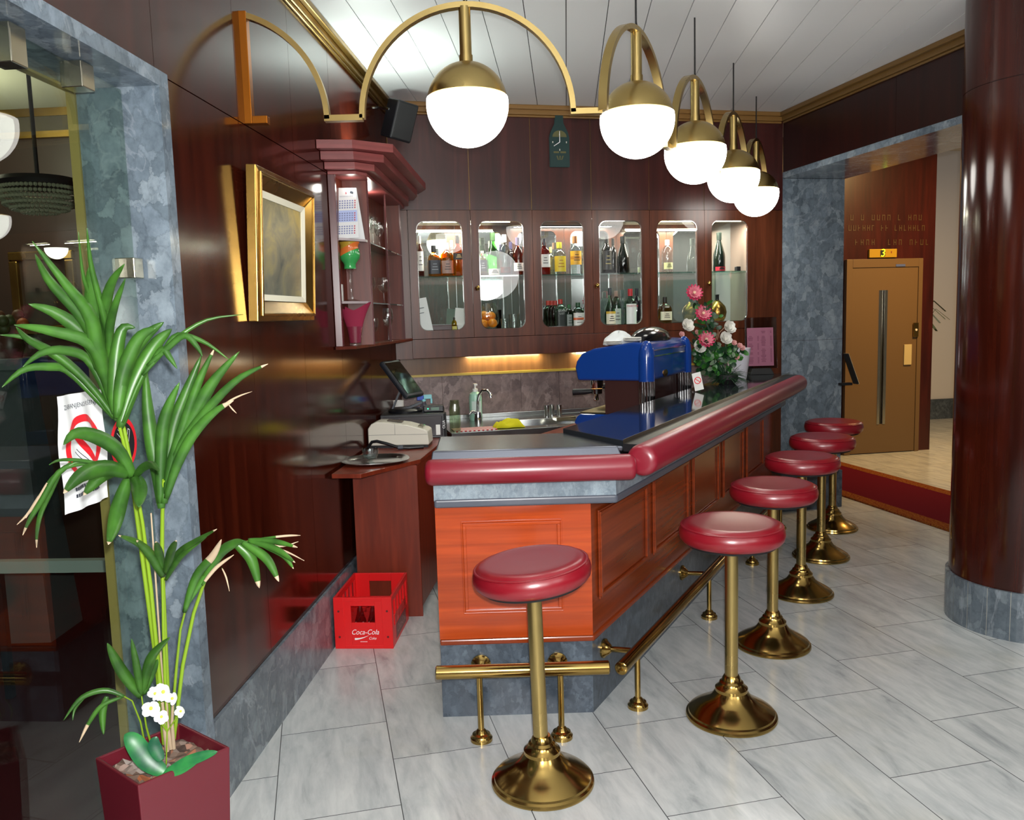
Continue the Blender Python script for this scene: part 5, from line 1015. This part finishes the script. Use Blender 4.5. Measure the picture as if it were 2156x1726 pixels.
b = MB(); b.lathe([(.0465, .05), (.0465, .14)], 14, a0=-pi / 2 - .8, a1=-pi / 2 + .8); b.build('label', plain('soap_label', '#d8ece0', .5), t, smooth=40)
p = D(893, 855, 5.62); t = thing('spray_bottle', 'clear spray bottle with a blue and turquoise trigger', 'bottle', (p.x, 5.60, RZ + .0005), radians(10))
b = MB(); b.lathe([(0, 0), (.036, 0), (.038, .01), (.036, .12), (.022, .17), (.014, .19), (.014, .2), (0, .2)], 24); b.build('bottle', cm('#c8d0e0', 'g'), t, smooth=40)
b = MB(); b.box(-.045, .0, -.013, .013, .205, .235, 0); b.box(.0, .055, -.012, .012, .212, .24, 1); b.box(.045, .058, -.01, .01, .18, .214, 1); b.lathe([(.016, .196), (.016, .212)], 14, mi=1); b.build('trigger', [plain('trigger_blue', '#1c48b8', .4), plain('trigger_teal', '#8ad0d8', .4)], t, bevel=.003)
p = D(836, 850, 5.6); t = thing('paper_cup', 'white paper cup standing behind the till screen', 'cup', (p.x, 5.66, RZ + .001)); b = MB(); b.lathe([(0, 0), (.028, 0), (.038, .20), (.036, .2), (.027, .006), (0, .006)], 24); b.build('cup', M['white'], t, smooth=40)
x = FW.pl(1066, 886, -.45); t = thing('yellow_cloth', 'crumpled yellow cleaning cloth hanging over the sink edge', 'cloth', FW.w(x.x, -.50, KZ), FW.a)
b = MB(); n, m = 18, 12
for j in range(m + 1):
    for i in range(n + 1):
        u, v_ = i / n, j / m; e = min(u, 1 - u, v_, 1 - v_); b.v.append(Vector((-.10 + .2 * u + .008 * sin(v_ * 9), -.05 + .1 * v_ + .006 * sin(u * 11), .004 + min(1, e * 6) * (.035 + .012 * sin(u * 9 + v_ * 4) + .009 * sin(v_ * 15 + u * 3)))))
b.f = [[j * (n + 1) + i, j * (n + 1) + i + 1, (j + 1) * (n + 1) + i + 1, (j + 1) * (n + 1) + i] for j in range(m) for i in range(n)]; b.m = [0] * len(b.f)
o = b.build('cloth', plain('cloth_yellow', '#c8c010', .9), t, smooth=70); o.modifiers.new('thickness', 'SOLIDIFY').thickness = .003
x = FW.pl(1010, 898, -.5); t = thing('checked_mat', 'red and white checked drip mat beside the yellow cloth', 'mat', FW.w(x.x - .03, -.52, KZ + .0005), FW.a)
q = NT('checks'); s = q.bsdf(None, .8); ck = q.n('ShaderNodeTexChecker'); q.k(q.coord(), 0, ck, 0); ck.inputs['Scale'].default_value = 70; ck.inputs[1].default_value = sl('#b02a34'); ck.inputs[2].default_value = sl('#d8ccc8'); q.k(ck, 0, s, 'Base Color')
b = MB(); b.box(-.15, .13, -.07, .09, 0, .006); b.build('mat', q.m, t, bevel=.002)
for k, (px, lab) in enumerate(((1153, 'left steel cup of the three behind the sink'), (1166, 'middle steel cup of the three behind the sink'), (1179, 'right steel cup of the three behind the sink'))):
    x = FW.pl(px, 870, -.1); t = thing('steel_cup', lab, 'cup', FW.w(x.x, -.08 + .03 * (k % 2), KZ), FW.a, 'steel cups by the sink'); b = MB(); b.lathe([(0, 0), (.017, 0), (.02, .085), (.0185, .085), (.0155, .004), (0, .004)], 20); b.build('cup', M['chrome'], t, smooth=40)
x = FW.pl(1185, 884, -.3); t = thing('knock_box', 'low pale steel box right of the steel cups', 'box', FW.w(x.x + .01, -.3, KZ), FW.a); b = MB(); b.box(-.07, .07, -.05, .05, 0, .03); b.build('box', M['nickel'], t, bevel=.004)

# ================================================================ COFFEE MACHINE
t = thing('espresso_machine', 'blue two group espresso machine with ribbed chrome corner columns', 'coffee machine', FB.w(1.60, .285, .92), FB.a)
LM_, DM = .84, .47                                        # length along the bar, depth; z from the shelf
b = MB(); pr = [(.02, 0), (.0, .03), (.0, .085), (DM - .02, .085), (DM + .0, .07), (DM + .02, .03), (DM - .02, 0)]
def extr(b, pr, x0, x1, mi=0):
    n = len(pr); b.add([(x0, y, z) for y, z in pr] + [(x1, y, z) for y, z in pr], [tuple(range(n)), tuple(range(n, 2 * n))[::-1]] + [((i + 1) % n, i, n + i, n + (i + 1) % n) for i in range(n)], mi)
extr(b, pr, 0, LM_); b.build('base', M['blue'], t, bevel=.008)
b = MB(); b.box(.03, LM_ - .03, .302, DM - .01, .0855, .094); b.build('drip_tray', metal('grid', '#6a6648', .4), t)
b = MB(); b.box(.035, LM_ - .035, .085, .30, .086, .288); b.build('back_panel', plain('machine_panel', '#3a2422', .2), t)
b = MB(); hp = [(.02, .285), (.02, .47), (.05, .505), (.12, .51), (.36, .475), (.44, .445), (.475, .40), (.485, .36), (.47, .285)]; extr(b, hp, .02, LM_ - .02); b.build('hood', M['blue'], t, bevel=.014, seg=3)
for cx in (.045, LM_ - .045):
    b = MB(); b.lathe([(.047, .282), (.047, .42), (.043, .46), (.034, .492), (.018, .512), (0, .518)], 32, c=(cx, .045, 0)); b.build('corner_cowl', M['blue'], t, smooth=50)
    b = MB(); n = 112; zz = [.08, .286]
    for z in zz:
        for i in range(n): a = 2 * pi * i / n; r_ = .042 + .005 * abs(cos(a * 7)); b.v.append(Vector((cx + r_ * cos(a), .045 + r_ * sin(a), z)))
    b.f = [[i, (i + 1) % n, n + (i + 1) % n, n + i] for i in range(n)]; b.m = [0] * n; b.build('chrome_column', M['chrome'], t, smooth=60)
b = MB(); b.box(.10, LM_ - .10, .0185, .021, .42, .426); b.box(.10, LM_ - .10, .0185, .021, .455, .459); b.build('trim_line', M['chrome'], t)
p = FB.l(FB.w(0, .285 + .02, 0)); ex = FB.pl(1402, 785, .30).x - 1.60; ez = FB.pl(1402, 785, .30).z - .92
b = MB(); b.lathe([(0, 0), (.036, 0), (.036, .004), (0, .007)], 24, c=(ex, .02, ez), M=Matrix.Rotation(pi / 2, 3, 'X') @ Matrix.Diagonal((1.25, .6, 1)).to_3x3()); b.build('gold_emblem', M['gold'], t, smooth=30)
b = MB(); n = 20; v = []
for j in range(7):
    a = pi / 2 * j / 6
    for i in range(n): q_ = 2 * pi * i / n; v.append((LM_ * .52 + .27 * cos(a) * cos(q_), .15 + .10 * cos(a) * sin(q_), .505 + .085 * sin(a)))
b.add(v, [(j * n + i, j * n + (i + 1) % n, (j + 1) * n + (i + 1) % n, (j + 1) * n + i) for j in range(6) for i in range(n)]); b.build('bean_lid', plain('lid_black', '#0c0c10', .15), t, smooth=60)
for gx in (.2, .6):
    b = MB(); b.lathe([(.036, 0), (.04, .01), (.04, .06), (.03, .07)], 20, c=(gx, DM - .05, .225)); b.lathe([(.034, 0), (.034, .03)], 20, c=(gx, DM - .05, .19)); g = b.build('group_head', M['chrome'], t, smooth=35)
    b = MB(); b.tube([(gx, DM - .02, .205), (gx - .01, DM + .03, .20), (gx - .02, DM + .10, .197)], [.014, .019, .021], 14); b.build('portafilter_handle', M['black'], g, smooth=60)
    b = MB(); b.tube([(gx, DM - .05, .19), (gx - .02, DM - .045, .15)], .009, 10); b.tube([(gx, DM - .05, .19), (gx + .02, DM - .045, .15)], .009, 10); b.build('spout', M['chrome'], g, smooth=60)
b = MB(); b.lathe([(0, 0), (.022, 0), (.025, .02), (.02, .035), (0, .036)], 14, c=(.16, DM + .008, .34), M=Matrix.Rotation(-pi / 2, 3, 'X')); b.build('steam_knob', M['black'], t, smooth=40)
mc = lambda x, y, z: FB.w(1.60 + x, .285 + y, .92 + z)
G = 'white crockery on the coffee machine'
for k, (x, y, z, lab) in enumerate(((.07, .26, .492, 'white saucer stack at the left on top of the blue coffee machine'), (.10, .15, .509, 'white saucer stack beside the cloth on the blue coffee machine'))):
    t = thing('saucer_stack', lab, 'crockery', mc(x, y, z), FB.a, G); b = MB()
    for i in range(3): b.lathe([(0, .008 * i), (.03, .008 * i), (.055, .008 * i + .008), (.053, .008 * i + .010), (0, .008 * i + .004)], 24)
    b.build('saucers', M['white'], t, smooth=40)
t = thing('white_cloth', 'white towel bundled on top of the coffee machine beside its black lid', 'cloth', mc(.20, .27, .492), FB.a)
b = MB(); n, m = 24, 12
for j in range(m + 1):
    for i in range(n): a = 2 * pi * i / n; ph = pi / 2 * j / m; r_ = 1 + .10 * sin(3 * a + 2 * ph) + .06 * sin(7 * a + ph * 5); b.v.append(Vector((.15 * cos(a) * cos(ph) * r_, .08 * sin(a) * cos(ph) * r_, .075 * sin(ph) * (1 + .12 * sin(5 * a)))))
b.f = [[j * n + i, j * n + (i + 1) % n, (j + 1) * n + (i + 1) % n, (j + 1) * n + i] for j in range(m) for i in range(n)]; b.m = [0] * len(b.f); b.build('towel', plain('towel_white', '#dfe4e4', .9), t, smooth=70)

# ================================================================ ON THE BAR TOP
TZ = 1.1125
t = thing('no_smoking_tent', 'small white tent card with a no smoking sign on the bar top', 'sign', FB.w(2.0, .13, TZ), FB.a - radians(92))
Rk = Matrix.Rotation(radians(-14), 3, 'X') @ Matrix.Rotation(radians(-16), 3, 'Y')
b = MB(); b.obox((0, 0, .062), (.055, .002, .11), Rk); b.build('card', M['white'], t); b = MB(); ring(b, 0, 0, .017, .0215, 32); strip2(b, (-.013, 0, .013), (.013, 0, -.013), .004, n=1)
b.v = [Vector((0, 0, .068)) + Rk @ Vector((v.x, -.0016, v.z)) for v in b.v]; b.build('prohibition_ring', M['signred'], t)
b = MB(); b.box(-.03, .02, -.012, .012, 0, .008); b.tube([(-.012, 0, .004), (-.012, 0, .02)], .006, 8); b.build('base', M['glass'], t)
t = thing('menu_stand', 'pink price list in a clear stand at the far end of the bar top', 'menu', (1.875, 6.27, TZ), radians(-2))
b = MB(); Rk = Matrix.Rotation(radians(-6), 3, 'X'); b.obox((0, 0, .235), (.235, .006, .38), Rk); b.build('clear_holder', glass('acrylic', (.62, .60, .62, 1), .03, 1.45, .04), t)
pk = NT('pink_sheet'); s = pk.bsdf(sl('#f4a2be'), .6)
b = MB(); b.obox(Rk @ Vector((-.005, -.0045, 0)) + Vector((0, 0, .205)), (.195, .001, .285), Rk); b.build('price_list', pk.m, t)
b = MB(); random.seed(4)
for cx in (-.055, .04):
    zz = .115
    while zz > -.12:
        L_ = random.uniform(.02, .04)
        if random.random() < .16: zz -= .009
        else:
            b.obox(Rk @ Vector((cx - .022, -.0054, zz)) + Vector((0, 0, .205)), (L_, .0004, .0034), Rk); b.obox(Rk @ Vector((cx + .034, -.0054, zz)) + Vector((0, 0, .205)), (.012, .0004, .0034), Rk)
        zz -= .0095
b.build('text', plain('menu_ink', '#a8607c', .7), t)
b = MB(); b.prism([(-.09, -.045), (.09, -.045), (.09, .045), (-.09, .045)], 0, .045, top=[(-.07, -.03), (.07, -.03), (.07, .03), (-.07, .03)]); b.build('base', M['blackmat'], t, bevel=.004)
# flower arrangement
fo = FB.w(2.60, .10, TZ); t = thing('flower_arrangement', 'artificial arrangement of pink and white flowers at the far end of the bar', 'flowers', fo)
Lf = lambda px, py, dy=0: D(px, py, fo.y + dy) - Vector(fo)
b = MB(); b.lathe([(0, 0), (.05, 0), (.075, .03), (.07, .06), (.06, .06), (0, .05)], 24); b.build('bowl', M['blackmat'], t, smooth=40)
gl = [leafmat('arr_dark', '#0f2a16', '#1c4424'), leafmat('arr_mid', '#24501c', '#3a7a2a'), leafmat('arr_grey', '#4a5e48', '#6a7e62')]
b = MB(); random.seed(11)
heads = [(1461, 617), (1480, 660), (1486, 715), (1446, 686), (1471, 731), (1526, 713), (1534, 690), (1435, 704), (1467, 700), (1545, 722), (1557, 728), (1563, 733), (1551, 752), (1479, 690)]
for (px, py) in heads: b.tube([(0, 0, .04), (Lf(px, py) * .5 + Vector((random.uniform(-.02, .02), 0, .03))), Lf(px, py, -.01)], .0035, 6)
b.tube([Lf(1510, 715), Lf(1515, 700), Lf(1527, 688)], .003, 6, 1); b.tube([Lf(1505, 720), Lf(1512, 700), Lf(1510, 685)], .003, 6, 1)
b.build('stems', [gl[0], plain('twig', '#8a6a54', .7)], t, smooth=60)
def blob_leaf(b, c, ln, wd, d, mi):
    n_ = Vector((random.uniform(-.6, .6), -1, random.uniform(-.3, .5))); petal(b, c, d, n_, ln, wd, mi)
b = MB()
for _ in range(250):
    k = random.random()
    if k < .45: px, py = random.gauss(1488, 24), random.gauss(765, 18)
    elif k < .75: px, py = random.gauss(1484, 16), random.uniform(640, 750)
    else: px, py = random.gauss(1525, 18), random.gauss(745, 10)
    if px < 1464 and py > 700: px = 2 * 1464 - px
    d = Vector((random.uniform(-1, 1), random.uniform(-.5, .3), random.uniform(-.6, .8))); blob_leaf(b, Lf(px, min(py, 788), random.uniform(-.04, .06)), random.uniform(.03, .055), random.uniform(.010, .018), d, 0 if random.random() < .55 else (1 if random.random() < .7 else 2))
for _ in range(150):
    a = random.uniform(-1, 1); c0 = Vector((random.gauss(0, .02), random.gauss(0, .02), .05)); d = Vector((a, random.uniform(-.8, .2), random.uniform(-.25, .4))).normalized(); b.bar([c0, c0 + d * .06, c0 + d * .12 + Vector((0, 0, -.02))], d.cross(Vector((0, 0, 1))), .004, .001, 0)
b.v = [Vector((v.x, v.y, max(v.z, .004))) for v in b.v]; o = b.build('foliage', gl, t, smooth=80); o['kind'] = 'stuff'
pm = [plain('petal_pink', '#c23a5e', .6), plain('petal_rose', '#dc8090', .6), plain('petal_cream', '#efd8c4', .6)]
for (px, py) in heads[:3]:
    b = MB(); c = Lf(px, py, -.03); ax = Vector((.1, -1, .35)).normalized(); u_ = ax.cross(Vector((0, 0, 1))).normalized(); v_ = ax.cross(u_)
    for ringi, (nn_, ln, wd, up_) in enumerate(((14, .058, .012, .15), (12, .048, .011, .5), (9, .034, .009, 1.0), (6, .022, .007, 2.0))):
        for i in range(nn_): a = 2 * pi * (i + .5 * (ringi % 2)) / nn_; petal(b, c - ax * .008, (u_ * cos(a) + v_ * sin(a)) + ax * up_, ax, ln, wd, min(2, ringi if ringi < 2 else ringi - 1) if ringi else 0)
    b.build('pink_bloom', pm, t, smooth=80)
wm = [plain('rose_white', '#e6e4dc', .6), plain('bud_pink', '#dba6a2', .6)]
for k, (px, py) in enumerate(heads[3:13]):
    big = k < 4; b = MB(); c = Lf(px, py, -.02); ax = Vector((random.uniform(-.5, .5), -1, .4)).normalized(); u_ = ax.cross(Vector((0, 0, 1))).normalized(); v_ = ax.cross(u_); s_ = 1.0 if big else .42
    for ringi, (nn_, ln, wd, up_) in enumerate(((5, .05, .03, .5), (5, .042, .026, 1.0), (3, .03, .02, 2.0))):
        for i in range(nn_): a = 2 * pi * (i + .5 * ringi) / nn_; petal(b, c - ax * .012 * s_, (u_ * cos(a) + v_ * sin(a)) + ax * up_, ax, ln * s_, wd * s_, 0 if big else 1)
    b.build('white_rose' if big else 'bud', wm, t, smooth=80)
P = D(1550, 790, 6.05); t = thing('white_vase', 'plain white tapered vase behind the flower arrangement', 'vase', FB.w(2.92, .10, TZ)); b = MB(); b.lathe([(0, 0), (.055, 0), (.06, .02), (.085, .22), (.08, .22), (.055, .03), (0, .02)], 32); b.build('vase', plain('vase_white', '#cfcdd6', .25), t, smooth=40)

# ================================================================ BOTTLE CRATE
t = thing('bottle_crate', 'red plastic soft drink bottle crate on the floor against the left wall', 'crate', (-.900, 3.962, 0), radians(-3.9))
w, d, h, th = .288, .40, .258, .012
def plate(b, x0, x1, z0, z1, hx0, hx1, hz0, hz1, fn):
    fn(b, x0, hx0, z0, z1); fn(b, hx1, x1, z0, z1); fn(b, hx0, hx1, z0, hz0); fn(b, hx0, hx1, hz1, z1)
b = MB(); plate(b, 0, w, 0, h, .085, .202, .13, .215, lambda b, a, c, e, g: b.box(a, c, 0, th, e, g)); 
for xx in (.0, w - .05): b.box(xx, xx + .05, -.003, 0, 0, h)
b.box(.05, w - .05, -.003, 0, h - .018, h); b.box(.05, w - .05, -.003, 0, 0, .018)
b.build('front_wall', M['red'], t, bevel=.002)
b = MB(); plate(b, 0, w, 0, h, .085, .202, .13, .215, lambda b, a, c, e, g: b.box(a, c, d - th, d, e, g)); b.build('back_wall', M['red'], t, bevel=.002)
for x0 in (0, w - th):
    b = MB()
    b.box(x0, x0 + th, th, d - th, 0, .10); b.box(x0, x0 + th, th, d - th, h - .03, h)
    for k in range(6): yy = th + (d - 2 * th - .02) * k / 5; b.box(x0, x0 + th, yy, yy + .02, .10, h - .03)
    b.box(x0, x0 + th, .06, d - .06, .10, .15); b.build('side_wall', M['red'], t, bevel=.0015)
b = MB(); b.box(th, w - th, th, d - th, .004, .012)
for k in range(1, 4): b.box(th + (w - 2 * th) * k / 4 - .002, th + (w - 2 * th) * k / 4 + .002, th, d - th, .012, .09)
for k in range(1, 6): b.box(th, w - th, th + (d - 2 * th) * k / 6 - .002, th + (d - 2 * th) * k / 6 + .002, .012, .09)
b.build('floor_grid', plain('crate_grid', '#a81414', .4), t)
b = MB(); text_mb('Coca-Cola', .036, b, (.150, -.0005, .083), (1, 0, 0), (0, 0, 1), shear=.35, sx=.88); text_mb('Coke', .019, b, (.186, -.0005, .052), (1, 0, 0), (0, 0, 1), shear=.35, sx=.9)
pts = [(.098 + .075 * k / 10, .054 - .006 * (k / 10) + .022 * (k / 10) ** 2) for k in range(11)]
for k in range(10): w0, w1 = .010 * (1 - k / 10), .010 * (1 - (k + 1) / 10); (xa, za), (xb, zb) = pts[k], pts[k + 1]; b.quad((xa, -.0012, za - w0), (xb, -.0012, zb - w1), (xb, -.0012, zb), (xa, -.0012, za))
b.box(.125, .16, -.0014, -.0005, .034, .036); b.build('logo', M['textwhite'], t)
b = MB()
for xx, zz in ((.024, .190), (.024, .06), (.264, .190), (.264, .06)): b.lathe([(.0, 0), (.0055, 0), (.0055, .002), (0, .002)], 12, c=(xx, -.003, zz), M=Matrix.Rotation(pi / 2, 3, 'X'))
b.build('rivet_hole', plain('hole_dark', '#5a0a0c', .6), t)
b = MB(); b.box(w + .0002, w + .0012, .08, d - .08, .02, .095); b.build('side_panel', plain('panel_wine', '#7a3034', .4), t)
b = MB(); text_mb('Coca-Cola', .055, b, (w + .0014, d / 2, .058), (0, 1, 0), (0, 0, 1), shear=.35, sx=.85); b.build('side_logo', plain('logo_tan', '#b89088', .5), t)
Fc = Frame((-.900, 3.962), -3.9)
for k, (xx, lab) in enumerate(((.115, 'left clear glass bottle seen through the crate handle hole'), (.180, 'right clear glass bottle seen through the crate handle hole'))):
    tb = thing('soda_bottle', lab, 'bottle', Fc.w(xx, .06, .0125), Fc.a, 'soda bottles in the crate'); b = MB()
    b.lathe([(0, 0), (.026, 0), (.029, .01), (.026, .05), (.03, .085), (.027, .11), (.017, .145), (.0115, .175), (.0115, .195), (.014, .2), (0, .2)], 24); b.build('glass_body', cm('#c8b8b8', 'g'), tb, smooth=40)
    b = MB(); b.lathe([(.0305, .083), (.0278, .108)], 12, a0=-pi / 2 - .8, a1=-pi / 2 + .8); b.build('text', M['textwhite'], tb, smooth=40)

# ================================================================ LIGHT
def lamp(kind, name, loc, e, col=(1, 1, 1), size=.05, rot=None, **kw):
    l = bpy.data.lights.new(name, kind); l.energy = e; l.color = col
    if kind == 'AREA': l.shape = kw.get('shape', 'DISK'); l.size = size; l.size_y = kw.get('size_y', size)
    else: l.shadow_soft_size = size
    if kind == 'SPOT': l.spot_size = kw.get('spot', 1.2); l.spot_blend = .6
    o = bpy.data.objects.new(name, l); COL.objects.link(o); o.location = loc
    if rot: o.rotation_euler = rot
    return o
cam_rot = Matrix((CM[0], -CM[1], -CM[2])).transposed()
fl = lamp('AREA', 'camera_flash', CAM + cam_rot @ Vector((.02, .055, .0)), 66, (1, .99, .98), .035); fl.rotation_euler = cam_rot.to_euler()
for lx, ly, e in ((-.1, -1.3, 90), (1.6, -1.6, 90), (2.6, .2, 40)): lamp('POINT', 'room_fill_light', (lx, ly, 2.2), e, (1, .985, .96), .35)  # unseen fill lights added behind the viewer to brighten ceiling and room
# lights for the display cabinet, its underside, the corner unit, the lobby and the lounge
for a, c, e in ((-2.74, -2.12, 5), (-1.02, -.32, 6)): lamp('AREA', 'cabinet_tube_and_fill', FW.w((a + c) / 2, .08, 2.255), e * 2.2, (1, .95, .75), c - a, (0, 0, FW.a), shape='RECTANGLE', size_y=.03)
lamp('AREA', 'cabinet_tube_and_fill', FW.w(-1.55, .08, 2.29), 8, (1, .97, .85), .8, (0, 0, FW.a), shape='RECTANGLE', size_y=.03)  # fill added over the middle doors, where no tube hangs
for a, c, e in ((-2.45, -1.9, 2.2), (-1.64, -1.0, 2.2)): lamp('AREA', 'under_cabinet_light', FW.w((a + c) / 2, .09, 1.312), e, (1, .86, .50), c - a, (radians(24), 0, FW.a), shape='RECTANGLE', size_y=.02)
lamp('POINT', 'corner_unit_spot', (-.80, 4.45, 2.29), .2, (1, .95, .85), .02)
lamp('POINT', 'corner_unit_spot', (-.80, 4.95, 2.29), .8, (1, .95, .85), .02)
lamp('AREA', 'corner_unit_uplight', (-.82, 4.75, 2.52), 12.0, (.88, 1, .92), .5, (radians(180), 0, 0), shape='RECTANGLE', size_y=.04)
lamp('AREA', 'lobby_lamp', FV.w(.6, -1.9, 3.4), 150, (1, .62, .25), .7, (0, 0, 0))
lamp('POINT', 'lobby_lamp', FV.w(2.5, .4, 2.4), 14, (1, .85, .7), .15)
lamp('POINT', 'lounge_lamp', FG.w(.2, -1.0, 2.7), 22, (1, .93, .72), .2)
w_ = bpy.data.worlds.new('world'); SC.world = w_; w_.use_nodes = True; w_.node_tree.nodes['Background'].inputs[0].default_value = (.55, .5, .45, 1); w_.node_tree.nodes['Background'].inputs[1].default_value = .12
# ================================================================ CAMERA AND VIEW
cd = bpy.data.cameras.new('camera'); co = bpy.data.objects.new('camera', cd); COL.objects.link(co)
cd.sensor_fit = 'HORIZONTAL'; cd.sensor_width = 36; cd.lens = F / 2156 * 36; cd.clip_start = .02; cd.clip_end = 60
co.matrix_world = Matrix.Translation(CAM) @ cam_rot.to_4x4(); SC.camera = co
vs = SC.view_settings; vs.view_transform = 'Standard'; vs.look = 'None'; vs.exposure = .35; vs.gamma = 1; vs.use_curve_mapping = False
cy = SC.cycles; cy.max_bounces = 10; cy.diffuse_bounces = 4; cy.glossy_bounces = 5; cy.transparent_max_bounces = 24; cy.transmission_bounces = 4
cy.caustics_reflective = False; cy.caustics_refractive = False; cy.sample_clamp_indirect = 4; cy.use_denoising = True
try: cy.denoiser = 'OPENIMAGEDENOISE'
except Exception: pass
